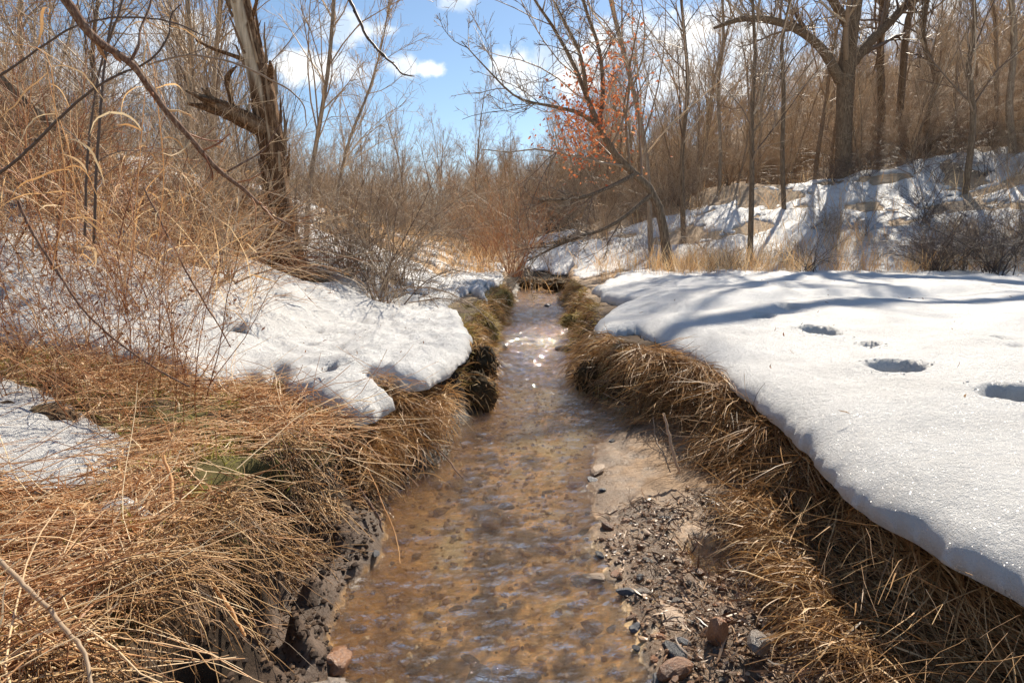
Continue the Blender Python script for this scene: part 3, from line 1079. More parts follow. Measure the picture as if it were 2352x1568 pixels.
# the big forked tree on the right, with its arching limb
hero_tree('forked_tree', 'big dark forked tree on the right slope with one limb arching far to the left', 'tree',
          [(1935, 470, 38), (1938, 330, 34), (1942, 200, 37), (1950, 100, 33), (1965, 0, 30), (1975, -160, 26), (1960, -400, 16), (1950, -700, 6)], 24, LV_H, 301,
          limbs=[[(1930, 185, 24, 0), (1890, 115, 20, -.3), (1830, 68, 16, -.8), (1760, 45, 16, -1.2), (1700, 45, 12, -1.4), (1640, 65, 6, -1.5)],
                 [(1945, 160, 26, 0), (1990, 105, 22, .5), (2050, 45, 18, 1), (2110, -25, 14, 1.5), (2200, -160, 6, 2)],
                 [(1950, 60, 22, 0), (1900, -20, 16, -.5), (1830, -150, 12, -1), (1800, -300, 5, -1)]])
ft = bpy.data.objects['forked_tree']
q_ = sample_poly([(12.9, 24.0, 13.2, .26), (14.6, 23.2, 14.6, .24), (14.9, 21.9, 15.2, .23), (13.4, 21.3, 15.2, .22), (11.4, 20.5, 15.1, .20), (9.3, 19.7, 14.9, .17), (8.0, 19.1, 14.8, .10), (7.2, 18.6, 14.6, .03)], 24)
lg = grow(np.random.RandomState(9), q_[None, :, :3] - np.array(ft.location), q_[None, :, 3], [dict(n=9, t0=.2, ang=45, up=.3, len=.3, pts=5, wander=.12, trop=.1, rr=.3, minr=.01), dict(n=4, ang=40, len=.5, pts=4, wander=.15, trop=.05, rr=.6, minr=.006)])
obj('limb', wood_mesh('limb', lg, M['bark'], np.random.RandomState(3), (8, 4, 3)), ft)  # unseen limb above the view, added to cast the long shadow across the snow
# the leaning tree in the middle with its withered leaves
LV_L = [dict(n=16, t0=.25, t1=.97, ang=48, up=.1, len=.42, taper=.4, pts=7, wander=.12, trop=.05, rr=.38, minr=.012, tip=.3),
        dict(n=6, t0=.15, ang=42, up=.06, len=.45, pts=5, wander=.15, trop=.03, rr=.6, minr=.006, tip=.5),
        dict(n=5, t0=.1, ang=40, up=.05, len=.5, minlen=.12, pts=3, wander=.15, trop=.03, rr=.6, minr=.0045, tip=.6)]
le, lorg, lout = hero_tree('leaning_tree', 'dark tree leaning left over the stream with withered orange leaves', 'tree',
                           [(1545, 505, 21), (1490, 430, 18), (1425, 370, 16), (1385, 310, 14), (1355, 240, 12), (1325, 165, 9), (1275, 70, 7), (1215, -20, 5), (1180, -90, 3)], 15, LV_L, 302,
                           limbs=[[(1375, 290, 12, 0), (1330, 260, 9, -.4), (1270, 245, 7, -.7), (1190, 225, 5, -.9), (1120, 160, 3.5, -1), (1060, 95, 2, -1)],
                                  [(1378, 285, 12, 0), (1385, 200, 10, .3), (1375, 110, 8, .4), (1345, 20, 7, .4), (1320, -90, 3, .4)],
                                  [(1350, 230, 10, 0), (1330, 120, 8, -.4), (1290, 40, 6, -.5), (1240, -60, 3, -.5)],
                                  [(1460, 400, 12, 0), (1400, 430, 9, -.6), (1330, 455, 7, -1), (1240, 460, 4, -1.2)],
                                  [(1500, 445, 12, 0), (1400, 520, 8, -.5), (1290, 560, 6, -.8), (1210, 600, 3, -.9)]])
rs = np.random.RandomState(5)
n = 1200
cu = np.concatenate([rs.normal(1335, 42, n * 6 // 10), rs.normal(1400, 45, n - n * 6 // 10)])
cv = np.concatenate([rs.normal(290, 55, n * 6 // 10), rs.normal(220, 80, n - n * 6 // 10)])
C_ = np.array([at(u, v, 15 + dy) for u, v, dy in zip(cu, cv, rs.normal(0, .6, n))]) - lorg
a_ = nrm(rs.randn(n, 3)) * (.03 + .04 * rs.rand(n, 1))
b_ = nrm(np.cross(a_, rs.randn(n, 3))) * (.02 + .018 * rs.rand(n, 1))
c_ = nrm(np.cross(a_, b_)) * .015
V = np.stack([C_ - a_, C_ - b_ + c_, C_ + a_ * 1.1, C_ + b_ + c_], 1).reshape(-1, 3)
tag(obj('withered_leaves', mkmesh('withered_leaves', V, np.arange(n * 4).reshape(-1, 4), M['oak_leaf'], {'tint': np.repeat(rs.rand(n), 4)}, False), le), kind='stuff')

# single trunks one can tell apart
SINGLES = [
    ('pale_tree', 'pale smooth-barked tree standing right of the leaning tree', [(1500, 470, 15), (1480, 330, 14), (1455, 210, 14), (1425, 90, 13), (1402, 0, 12), (1385, -150, 8), (1370, -350, 3)], 19, 'bark_far'),
    ('bare_tree', 'slim dark tree rising between the pale tree and the cloud', [(1575, 450, 15), (1568, 330, 12), (1580, 200, 11), (1572, 80, 9), (1560, -60, 7), (1560, -250, 3)], 20, 'bark'),
    ('bare_tree', 'straight thin tree left of the arching limb', [(1725, 560, 15), (1727, 400, 14), (1727, 250, 12), (1735, 120, 10), (1728, 0, 8), (1735, -150, 6), (1735, -350, 2)], 17, 'bark'),
    ('bare_tree', 'thin dark tree under the arching limb', [(1800, 500, 12), (1797, 350, 12), (1800, 200, 11), (1795, 100, 9), (1815, 0, 8), (1810, -150, 6), (1800, -350, 2)], 21, 'bark'),
    ('bare_tree', 'upright tree trunk just right of the big forked tree', [(2022, 400, 22), (2025, 250, 20), (2022, 120, 19), (2028, 0, 17), (2030, -200, 12), (2020, -500, 3)], 27, 'bark'),
    ('bare_tree', 'tree leaning right behind the bramble with a crooked limb', [(2040, 440, 22), (2060, 300, 20), (2075, 150, 19), (2085, 50, 17), (2110, -30, 15), (2150, -250, 8), (2160, -450, 2)], 28, 'bark'),
    ('bare_tree', 'thin crooked tree near the right edge of the snow slope', [(2222, 400, 16), (2235, 250, 15), (2225, 150, 13), (2240, 50, 11), (2230, -60, 9), (2240, -350, 3)], 20, 'bark'),
    ('bare_tree', 'grey tree at the far right edge of the wood', [(2325, 380, 20), (2318, 250, 18), (2330, 100, 15), (2322, -20, 13), (2330, -300, 4)], 22, 'bark_far'),
    ('bare_tree', 'tall thin tree left of the straight thin tree with upswept branches', [(1650, 480, 11), (1655, 350, 10), (1650, 200, 9), (1662, 80, 8), (1655, -60, 6), (1650, -250, 2)], 25, 'bark_far'),
    ('bare_tree', 'tree with a sharp bend left of the slope crest', [(2135, 380, 18), (2128, 280, 16), (2150, 180, 14), (2120, 90, 12), (2130, 0, 10), (2125, -200, 4)], 24, 'bark'),
    ('bare_tree', 'tall grey tree just right of the dead trunk', [(700, 560, 14), (712, 420, 13), (735, 280, 12), (755, 150, 11), (765, 30, 10), (775, -120, 7), (780, -350, 2)], 11, 'bark_far'),
    ('bare_tree', 'slender tree bowing right beyond the dead trunk', [(770, 560, 9), (775, 450, 9), (800, 330, 8), (850, 200, 6), (880, 90, 4), (895, 0, 2)], 12, 'bark_far'),
    ('bare_tree', 'upright grey tree left of the dead trunk', [(430, 480, 16), (428, 300, 15), (440, 150, 13), (432, 20, 11), (440, -200, 7), (440, -450, 2)], 12, 'bark_far'),
    ('bare_tree', 'dark twin-stemmed tree at the upper left', [(215, 420, 14), (222, 250, 13), (212, 120, 12), (225, 0, 10), (230, -200, 6), (230, -400, 2)], 9, 'bark'),
    ('bare_tree', 'grey tree at the upper left corner', [(40, 380, 16), (52, 200, 15), (45, 60, 13), (55, -80, 11), (60, -400, 3)], 11, 'bark_far'),
]
for i, (nm, lab, px, Y_, bk) in enumerate(SINGLES):
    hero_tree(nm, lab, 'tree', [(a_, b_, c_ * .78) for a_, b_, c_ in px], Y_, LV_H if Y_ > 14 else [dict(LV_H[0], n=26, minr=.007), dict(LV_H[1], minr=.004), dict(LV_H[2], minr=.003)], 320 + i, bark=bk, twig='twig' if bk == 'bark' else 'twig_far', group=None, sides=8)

# ------------------------------------------------------------------ the dead trunk on the left
rs = np.random.RandomState(21)
YT = 8.0
pts = [(*at(u, v, YT), w * .43 * YT / FPX) for (u, v, w) in [(662, 625, 84), (655, 560, 72), (645, 480, 62), (632, 400, 60), (620, 320, 60), (608, 240, 64), (592, 160, 56), (572, 90, 52), (553, 10, 48), (540, -60, 44), (530, -130, 38)]]
S = sample_poly(pts, 90)
org = np.array([pts[0][0], pts[0][1], float(ground(pts[0][0], pts[0][1]))])
kk = 28
T, U, Wv = frames(S[None, :, :3])
ang = np.arange(kk) * 2 * math.pi / kk
rr = S[:, 3][:, None] * np.ones((1, kk))
hgt = S[:, 2][:, None]
rr = rr * (1 + .22 * (fbm(ang[None, :] * 2.2 + 0 * hgt, hgt * 1.3, 400, 4, .6) - .5) + .20 * (np.abs(fbm(ang[None, :] * 7 + .5 * hgt, hgt * 1.2, 405, 3) - .5) * 2 - .4))
rr = rr * (1 + .5 * np.exp(-(hgt - org[2]) / .22))
V = S[:, None, :3] + (U[0][:, None, :] * np.cos(ang)[None, :, None] + Wv[0][:, None, :] * np.sin(ang)[None, :, None]) * rr[:, :, None] - org
pale = sstep(2.9, 3.3, hgt + .9 * (fbm(ang[None, :] * 1.2, hgt * .9, 410, 2) - .5)) * (V[:, :, 0] - V[:, :, 0].mean(1, keepdims=True) < .05) * 1.0
i = np.arange(len(S) - 1)[:, None] * kk + np.arange(kk)[None, :]
j = np.arange(len(S) - 1)[:, None] * kk + (np.arange(kk)[None, :] + 1) % kk
F = np.stack([i, j, j + kk, i + kk], -1).reshape(-1, 4)
dead = obj('dead_tree', None, loc=tuple(org))
tag(dead, 'dead tree with peeling bark and a broken splintered limb on the left bank', 'dead tree')
obj('trunk', mkmesh('trunk', V.reshape(-1, 3), F, M['bark_dead'], {'pale': pale.ravel()}), dead)


def px_tube(pl, Y0, n=24, dY=0):
    q = [(*at(u, v, Y0 + dY * i / (len(pl) - 1)), w * .5 * Y0 / FPX) for i, (u, v, w) in enumerate(pl)]
    return sample_poly(q, n)


# broken limb: a bundle of splinters of unequal length
res = []
for q in range(9):
    s_ = px_tube([(625, 305, 22), (585, 285, 20), (540, 262, 18), (500, 245, 15), (rs.uniform(432, 490), rs.uniform(205, 235), 4)], YT, 14, -.5)
    off = rs.randn(3) * .03
    P = s_[:, :3] + off + np.linspace(0, 1, 14)[:, None] * rs.randn(3) * .03 - org
    res.append(tubes(P[None], s_[None, :, 3] * rs.uniform(.7, 1.3) * (1 + .3 * rs.rand(14)), 6, np.array([rs.rand()])))
V, F, A = merge(res)
obj('broken_limb', mkmesh('broken_limb', V, F, M['bark_dead'], {'pale': A * .25}), dead)
s_ = px_tube([(600, 290, 16), (570, 262, 14), (540, 250, 12), (528, 215, 11), (522, 180, 12), (535, 160, 7), (545, 152, 2)], YT, 20, -.3)
obj('stub', mkmesh('stub', *tubes(s_[None, :, :3] - org, s_[None, :, 3], 7)[:2], M['bark_dead']), dead)
for pl in ([(590, 150, 14), (540, 130, 9), (480, 108, 7), (450, 92, 5)], [(617, 190, 18), (622, 160, 14), (620, 140, 4)], [(575, 60, 10), (585, 20, 8), (600, -30, 5)]):
    s_ = px_tube(pl, YT, 12, -.3)
    obj('stub', mkmesh('stub', *tubes(s_[None, :, :3] - org, s_[None, :, 3], 6)[:2], M['bark_dead']), dead)
# strips of bark peeling off
m_ = 70
zi = rs.randint(10, 84, m_)
th = rs.rand(m_) * 2 * math.pi
dirv = U[0][zi] * np.cos(th)[:, None] + Wv[0][zi] * np.sin(th)[:, None]
base = S[zi, :3] + dirv * S[zi, 3][:, None] * 1.02 - org
P = np.stack([base + dirv * .005, base + dirv * .02 + T[0][zi] * .1 * rs.rand(m_, 1), base + dirv * .03 * (1 + rs.rand(m_, 1)) + T[0][zi] * (.15 + .2 * rs.rand(m_, 1)), base + dirv * .06 * (1 + rs.rand(m_, 1)) + T[0][zi] * (.2 + .3 * rs.rand(m_, 1))], 1)
V, F, A = ribbons(P, np.repeat(np.array([[.018, .016, .012, .004]]), m_, 0), rs.rand(m_), rs, np.full(m_, math.pi / 2))
tag(obj('bark_strips', mkmesh('bark_strips', V, F, M['bark_dead'], {'pale': A * .6}), dead), kind='stuff')

# ------------------------------------------------------------------ copies of trees: right wood, centre, left
rs = np.random.RandomState(77)


def place_trees(variants, n, region, label, group, name='bare_tree', smin=.8, smax=1.25, cat='tree', mind=.7):
    pts_ = []
    first = {}
    tries = 0
    while len(pts_) < n and tries < 20000:
        tries += 1
        x, y = region(rs)
        if abs(x) > .86 * y + 1.5:
            continue
        if any((x - a) ** 2 + (y - b) ** 2 < mind ** 2 for a, b in pts_):
            continue
        pts_.append((x, y))
    for (x, y) in pts_:
        vi = rs.randint(len(variants))
        loc = (x, y, float(surf(np.array(x), np.array(y))))
        sc_ = rs.uniform(smin, smax)
        if vi not in first:
            e = tree_thing(name, label, cat, group, loc, *variants[vi])
            first[vi] = e
        else:
            e = copy_tree(first[vi])
            e.location = loc
        e.rotation_euler = (rs.normal(0, .04), rs.normal(0, .04), rs.uniform(0, 6.28))
        e.scale = (sc_,) * 3


def reg_right(rs):
    while True:
        y = rs.uniform(17, 60)
        x = rs.uniform(.05 * y, .86 * y)
        D = hillD(x, y)
        if D > 10 and rs.rand() < 1.2 - D / 70 and not (x < 4 and y < 24):
            return x, y


place_trees(SLIM, 95, reg_right, 'bare slim tree in the brown wood on the right hillside', 'bare trees on the right hillside', smin=.5, smax=.85)


def reg_centre(rs):
    y = rs.uniform(34, 62)
    return rs.uniform(-.5, .22) * y, y


place_trees(SLIM[:5] + SAP[:2], 55, reg_centre, 'bare tree in the far belt of trees beyond the stream', 'bare trees in the far belt', smin=.6, smax=1.0, mind=1.2)


def reg_left(rs):
    y = rs.uniform(11, 30)
    return rs.uniform(-.88, -.33) * y, y


place_trees(SLIM[:2] + SAP, 25, reg_left, 'thin bare sapling on the left slope behind the dead trunk', 'saplings on the left slope', 'sapling', .75, 1.15, 'sapling', 1.0)

# ------------------------------------------------------------------ shrubs
def shrub_variant(seed, nst, h, spread, levels, r=.010, mat='twig', arch=.10, pts=8, wander=.06):
    rs_ = np.random.RandomState(seed)
    az_ = rs_.rand(nst) * 2 * math.pi
    sp = spread * rs_.rand(nst) ** .6
    D = np.stack([np.cos(az_) * sp, np.sin(az_) * sp, np.ones(nst)], -1)
    B = np.stack([rs_.randn(nst) * .10, rs_.randn(nst) * .10, np.full(nst, -.05)], -1)
    P = paths(B, D, h * (.6 + .6 * rs_.rand(nst)), pts, rs_, wander, arch)
    R = r * (.6 + .7 * rs_.rand(nst))[:, None] * np.linspace(1, .25, pts)[None]
    g = grow(rs_, P, R, levels)
    return wood_mesh('stems', g[:1], M[mat], rs_, (4,), 0, .8), wood_mesh('twigs', g[1:], M[mat], rs_, (3,), 0, 1)


LV_S = [dict(n=7, t0=.2, ang=38, up=.1, len=.42, pts=4, wander=.14, trop=.0, rr=.55, minr=.003, tip=.5),
        dict(n=5, t0=.1, ang=40, up=.05, len=.5, minlen=.06, pts=3, wander=.16, trop=.0, rr=.6, minr=.0022, tip=.6)]
SH_UP = [shrub_variant(500 + i, 12, h, .55, LV_S, .011, 'twig_far', .01) for i, h in enumerate([1.8, 2.3, 2.0])]
SH_ARCH = [shrub_variant(520 + i, 13, h, 1.1, LV_S, .010, 'twig' if i else 'twig_far', .12, wander=.1) for i, h in enumerate([2.2, 2.8, 2.5])]
SH_BR = [shrub_variant(540 + i, 16, h, 1.0, LV_S, .008, 'twig_dark', .16) for i, h in enumerate([1.5, 1.9])]
SH_RED = [shrub_variant(560, 34, 2.6, .75, LV_S, .009, 'red_stem', .03)]


def shrub(name, label, group, loc, var, sc_=1.0, rz=0.0, cat='shrub'):
    e = obj(name, None, loc=loc, rot=(0, 0, rz), scale=sc_)
    tag(e, label, cat, group)
    obj('stems', var[0], e)
    obj('twigs', var[1], e)
    return e


def place_shrubs(variants, n, region, label, group, name='bare_shrub', smin=.7, smax=1.2, cat='shrub'):
    for i in range(n):
        x, y = region(rs)
        v_ = variants[rs.randint(len(variants))]
        shrub(name, label, group, (x, y, float(surf(np.array(x), np.array(y)))), v_, rs.uniform(smin, smax), rs.uniform(0, 6.28), cat)


c0 = on(1185, 650, .5)
shrub('red_shrub', 'dense red-brown shrub fanning over the far bend of the stream', None, (c0[0] - .05, 16.5, .5), SH_RED[0], 1.15, .4)
c0 = at(1130, 600, 19)
shrub('red_shrub', 'smaller reddish shrub left of the dense one at the bend', None, (-.75, 19, .55), SH_RED[0], .8, 2.4)


shrub('bank_shrub', 'small bare shrub leaning over the far end of the stream', None, (1.25, 20.6, .35), SH_UP[0], .62, 1.0)
shrub('bank_shrub', 'low brown shrub on the bank where the stream disappears', None, (.55, 21.2, .35), SH_ARCH[1], .42, 2.0)


def reg_deadtree(rs):
    return rs.normal(-3.2, .9), rs.uniform(8.1, 10.5)


place_shrubs(SH_ARCH, 15, reg_deadtree, 'tangled arching bare shrub around the foot of the dead trunk', 'tangled shrubs around the dead trunk', 'tangled_shrub', .5, .85)


def reg_tangle(rs):
    return rs.uniform(-4.6, -2.7), rs.uniform(7.3, 8.4)


place_shrubs([shrub_variant(581, 18, 1.7, 1.5, LV_S, .009, 'twig', .14, wander=.14), shrub_variant(582, 16, 1.4, 1.8, LV_S, .008, 'red_stem', .16, wander=.16)], 16, reg_tangle, 'low dark tangle of brambles left of the dead trunk', 'brambles left of the dead trunk', 'bramble', .6, 1.0, 'bramble')


def reg_nearred(rs):
    y = rs.uniform(4.2, 7.2)
    return -rs.uniform(.6, .92) * y, y


place_shrubs([shrub_variant(591, 10, 1.7, .8, LV_S, .006, 'red_stem', .10, wander=.1), shrub_variant(592, 9, 2.0, .7, LV_S, .006, 'red_stem', .06, wander=.1)], 9, reg_nearred, 'red-brown bramble arching out of the snow on the near left slope', 'red-brown brambles on the near left slope', 'bramble', .6, 1.0, 'bramble')


def reg_fan(rs):
    return rs.uniform(-2.4, -1.5), rs.uniform(7.6, 10.5)


place_shrubs(SH_ARCH + SH_UP[:1], 9, reg_fan, 'grey arching shrub between the dead trunk and the stream', 'arching shrubs right of the dead trunk', 'arching_shrub', .55, .9)


def reg_lslope(rs):
    y = rs.uniform(5.5, 16)
    return rs.uniform(-.92, -.38) * y - .3, y


place_shrubs(SH_ARCH + SH_UP, 46, reg_lslope, 'bare brown shrub on the left slope among dry grass', 'shrubs on the left slope', 'bare_shrub', .5, 1.0)


def reg_hfoot(rs):
    while True:
        y = rs.uniform(13, 30)
        x = rs.uniform(.12 * y, .88 * y)
        D = hillD(x, y)
        if 8.5 < D < 17 or (2 < D < 9 and rs.rand() < .13):
            return x, y


place_shrubs(SH_ARCH + SH_UP + SH_BR, 110, reg_hfoot, 'bare brown shrub along the foot of the right wood', 'shrubs along the foot of the right wood', 'bare_shrub', .5, 1.1)


def reg_bram(rs):
    return rs.uniform(7.6, 11.5), rs.uniform(11.5, 13.5)


def reg_strip(rs):
    while True:
        y = rs.uniform(12.5, 20)
        x = rs.uniform(.15, .9) * y
        D = hillD(x, y)
        if -2.5 < D < 5:
            return x, y


place_shrubs(SH_ARCH + SH_BR + SH_RED[:0], 40, reg_strip, 'small tangled shrub in the tan grass behind the right snow field', 'small shrubs behind the right snow field', 'bare_shrub', .25, .6)
place_shrubs(SH_BR, 12, reg_bram, 'dark thorny bramble at the right edge of the snow field', 'brambles at the right edge', 'bramble', .8, 1.2, 'bramble')


def reg_cfoot(rs):
    y = rs.uniform(22, 42)
    return rs.uniform(-.45, .25) * y, y


place_shrubs(SH_UP + SH_ARCH, 55, reg_cfoot, 'bare shrub in the far thicket beyond the stream', 'shrubs in the far thicket', 'bare_shrub', .9, 1.6)

# ------------------------------------------------------------------ far wood: one mass, scattered by geometry nodes
def scatter(name, label, src, P, sc_, seed):
    me = bpy.data.meshes.new(name)
    me.vertices.add(len(P))
    me.vertices.foreach_set('co', np.asarray(P, np.float32).ravel())
    o_ = obj(name, me)
    tag(o_, label, kind='stuff')
    ng = bpy.data.node_groups.new(name, 'GeometryNodeTree')
    ng.interface.new_socket('Geometry', in_out='INPUT', socket_type='NodeSocketGeometry')
    ng.interface.new_socket('Geometry', in_out='OUTPUT', socket_type='NodeSocketGeometry')
    gi, go = ng.nodes.new('NodeGroupInput'), ng.nodes.new('NodeGroupOutput')
    ip = ng.nodes.new('GeometryNodeInstanceOnPoints')
    ng.links.new(gi.outputs[0], ip.inputs['Points'])
    jg = ng.nodes.new('GeometryNodeJoinGeometry')
    for s_ in src:
        oi = ng.nodes.new('GeometryNodeObjectInfo')
        oi.inputs['Object'].default_value = s_
        oi.inputs['As Instance'].default_value = True
        ng.links.new(oi.outputs['Geometry'], jg.inputs[0])
    ng.links.new(jg.outputs[0], ip.inputs['Instance'])
    ip.inputs['Pick Instance'].default_value = True
    r1 = ng.nodes.new('FunctionNodeRandomValue')
    r1.data_type = 'FLOAT_VECTOR'
    r1.inputs[0].default_value = (-.06, -.06, 0)
    r1.inputs[1].default_value = (.06, .06, 6.28)
    r1.inputs['Seed'].default_value = seed
    ng.links.new(r1.outputs[0], ip.inputs['Rotation'])
    r2 = ng.nodes.new('FunctionNodeRandomValue')
    r2.data_type = 'FLOAT'
    r2.inputs[2].default_value = sc_[0]
    r2.inputs[3].default_value = sc_[1]
    r2.inputs['Seed'].default_value = seed + 1
    ng.links.new(r2.outputs[1], ip.inputs['Scale'])
    ng.links.new(ip.outputs[0], go.inputs[0])
    mod = o_.modifiers.new('scatter', 'NODES')
    mod.node_group = ng
    return o_


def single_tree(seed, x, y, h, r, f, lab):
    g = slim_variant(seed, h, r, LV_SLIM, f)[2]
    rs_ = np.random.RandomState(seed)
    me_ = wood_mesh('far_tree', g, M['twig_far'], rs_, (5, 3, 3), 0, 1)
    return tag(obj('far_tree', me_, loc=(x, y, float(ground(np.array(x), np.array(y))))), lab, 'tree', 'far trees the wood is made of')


src = [single_tree(601, 26, 44, 10, .11, 1, 'bare tree deep in the far wood'), single_tree(602, 33, 52, 12, .13, 1, 'bare tree deep in the far wood'), single_tree(603, 20, 50, 9, .08, 2, 'bare tree deep in the far wood')]
pts_ = []
while len(pts_) < 650:
    y = rs.uniform(22, 120)
    x = rs.uniform(-.1 * y, .95 * y)
    D = hillD(x, y)
    if D > 22 and rs.rand() < .3 + D / 90:
        pts_.append((x, y))
pts_ = np.array(pts_)
scatter('hillside_wood', 'mass of bare brown trees covering the hill', src, np.stack([pts_[:, 0], pts_[:, 1], ground(pts_[:, 0], pts_[:, 1])], -1), (.38, .68), 3)
pts_ = []
while len(pts_) < 300:
    y = rs.uniform(75, 170)
    x = rs.uniform(-.95, .2) * y
    pts_.append((x, y))
pts_ = np.array(pts_)
scatter('distant_wood', 'distant belt of bare trees on the horizon', src, np.stack([pts_[:, 0], pts_[:, 1], ground(pts_[:, 0], pts_[:, 1])], -1), (.5, .9), 9)
me_u = []
for i in range(3):
    v_ = [SH_UP[i % 3], SH_ARCH[i % 3], SH_UP[(i + 1) % 3]][i]
    a_ = v_[0].copy()
    bm_ = __import__('bmesh').new()
    bm_.from_mesh(v_[0])
    bm_.from_mesh(v_[1])
    bm_.to_mesh(a_)
    bm_.free()
    a_.name = 'understory_shrub'
    xx, yy = [(24, 30), (18, 33), (28, 36)][i]
    me_u.append(tag(obj('understory_shrub', a_, loc=(xx, yy, float(ground(np.array(xx), np.array(yy)))), scale=1.3), 'bare shrub in the undergrowth of the hillside wood', 'shrub', 'undergrowth shrubs'))
pts_ = []
while len(pts_) < 1150:
    y = rs.uniform(14, 80)
    x = rs.uniform(.0 * y, .95 * y)
    D = hillD(x, y)
    if D > 10.5 and rs.rand() < 1.15 - D / 90:
        pts_.append((x, y))
pts_ = np.array(pts_)
scatter('undergrowth', 'brown undergrowth of bare twigs filling the hillside wood', me_u, np.stack([pts_[:, 0], pts_[:, 1], ground(pts_[:, 0], pts_[:, 1])], -1), (.6, 1.3), 21)
pts_ = np.stack([rs.uniform(-.95, .3, 900), rs.uniform(24, 75, 900)], -1)
pts_[:, 0] *= pts_[:, 1]
scatter('far_thicket', 'low brown thicket on the flat beyond the stream', me_u, np.stack([pts_[:, 0], pts_[:, 1], ground(pts_[:, 0], pts_[:, 1])], -1), (.7, 1.5), 31)

# ------------------------------------------------------------------ foreground branches
def px_path(pl, n):
    """(u, v, distance, radius in mm)"""
    q = [(*at(u, v, y_), r_ / 1000.) for (u, v, y_, r_) in pl]
    return sample_poly(q, n)


def branch(name, label, cat, main, side=(), mat='bark_red', seed=1, twigs=0, group=None, sides=8, buds=0, knobby=.12):
    rs_ = np.random.RandomState(seed)
    s_ = px_path(main, 46)
    P = s_[:, :3] + (rs_.randn(46, 3) * .0018).cumsum(0) * .6
    R = s_[:, 3] * (1 + knobby * rs_.rand(46))
    org_ = P[0].copy()
    parts = [tubes(P[None] - org_, R[None], sides, np.array([.4]))]
    for pl in side:
        q = px_path(pl, 24)
        parts.append(tubes(q[None, :, :3] - org_, q[None, :, 3] * (1 + .1 * rs_.rand(24)), 6, np.array([rs_.rand()])))
    V, F, A = merge(parts)
    o_ = obj(name, mkmesh(name, V, F, M[mat], {'tint': A}), loc=tuple(org_))
    tag(o_, label, cat, group)
    sub = []
    if twigs:
        g = grow(rs_, P[None], R[None], [dict(n=twigs, t0=.1, t1=.95, ang=50, angv=14, up=.05, len=.16, taper=.4, pts=5, wander=.16, trop=0, rr=.4, minr=.0012, tip=.5),
                                         dict(n=3, t0=.2, ang=45, up=0, len=.5, pts=3, wander=.2, trop=0, rr=.6, minr=.001, tip=.6)])
        sub += [(p_ - org_, r_) for p_, r_ in g[1:]]
    if buds:
        t = rs_.randint(6, 44, buds)
        dv = nrm(rs_.randn(buds, 3))
        b0 = P[t] - org_
        Pb = np.stack([b0, b0 + dv * R[t][:, None] * 1.6 + nrm(P[t] - P[t - 1]) * R[t][:, None] * .8, b0 + dv * R[t][:, None] * 2.2 + nrm(P[t] - P[t - 1]) * R[t][:, None] * 2.4], 1)
        sub.append((Pb, np.stack([R[t] * .7, R[t] * .65, R[t] * .12], 1)))
    if sub:
        tag(obj('twigs', wood_mesh('twigs', sub, M['red_stem'] if mat == 'bark_red' else M['twig_dark'], rs_, (4, 3)), o_), kind='stuff')
    return o_


branch('branch', 'long reddish branch slanting down across the left from the top edge', 'branch',
       [(110, -60, 2.3, 17), (165, 20, 2.35, 16), (215, 85, 2.4, 15), (300, 142, 2.5, 13), (375, 240, 2.6, 12), (428, 305, 2.65, 11), (500, 385, 2.75, 10), (560, 432, 2.85, 9), (610, 480, 2.95, 7), (668, 517, 3.05, 4)],
       side=[[(521, 395, 2.78, 4.5), (564, 371, 2.8, 4), (605, 345, 2.85, 3.2), (636, 297, 2.85, 2.5), (648, 280, 2.85, 1.6)],
             [(300, 142, 2.5, 6), (318, 105, 2.5, 5), (322, 70, 2.55, 4), (345, 10, 2.6, 3.4), (352, -60, 2.6, 2)],
             [(561, 434, 2.85, 2.2), (571, 424, 2.85, 2), (562, 397, 2.83, 1.8), (568, 369, 2.82, 1.6), (561, 342, 2.8, 1.5), (574, 308, 2.8, 1)],
             [(667, 517, 3.05, 2.4), (660, 530, 3.05, 2), (668, 560, 3.1, 1.4)]], twigs=10, buds=16, seed=3)
branch('branch', 'dark crooked branch crossing under the long reddish branch at upper left', 'branch',
       [(-60, 440, 2.9, 7.5), (24, 376, 2.9, 6.5), (137, 270, 2.9, 6), (178, 229, 2.9, 5.5), (280, 164, 2.9, 5), (318, 150, 2.9, 4.6), (369, 109, 2.9, 4), (386, 75, 2.9, 3.5), (390, 34, 2.9, 3), (415, 9, 2.9, 2)],
       mat='twig_dark', twigs=8, buds=6, seed=4)
branch('branch', 'thin dark branch arching over the upper left', 'branch',
       [(-20, 190, 3.1, 5.5), (41, 150, 3.1, 5), (106, 103, 3.1, 4.6), (171, 63, 3.1, 4.2), (239, 44, 3.1, 4), (325, 43, 3.1, 3.6), (393, 55, 3.1, 3.6), (480, 90, 3.1, 2), ], mat='twig_dark', twigs=8, seed=5)
branch('branch', 'long thin grey branch arching in front of the dead trunk', 'branch',
       [(340, 150, 4.2, 6), (427, 130, 4.2, 6), (496, 137, 4.2, 6), (564, 157, 4.2, 6), (626, 188, 4.2, 5), (670, 212, 4.2, 4.5), (694, 239, 4.2, 4), (704, 290, 4.3, 3)], mat='twig', twigs=8, seed=6)
branch('branch', 'dark upright stem behind the long reddish branch', 'branch',
       [(215, 560, 3.6, 8), (222, 420, 3.6, 7.5), (236, 240, 3.6, 7), (248, 110, 3.6, 6), (262, 20, 3.6, 5), (270, -80, 3.6, 4)], mat='twig_dark', twigs=12, seed=7)
branch('branch', 'dark thin stem leaning right of the upright dark stem', 'branch',
       [(195, 540, 3.9, 8), (205, 330, 3.9, 7), (232, 160, 3.9, 6), (275, 20, 3.9, 5), (300, -80, 3.9, 4)], mat='twig_dark', twigs=12, seed=8)
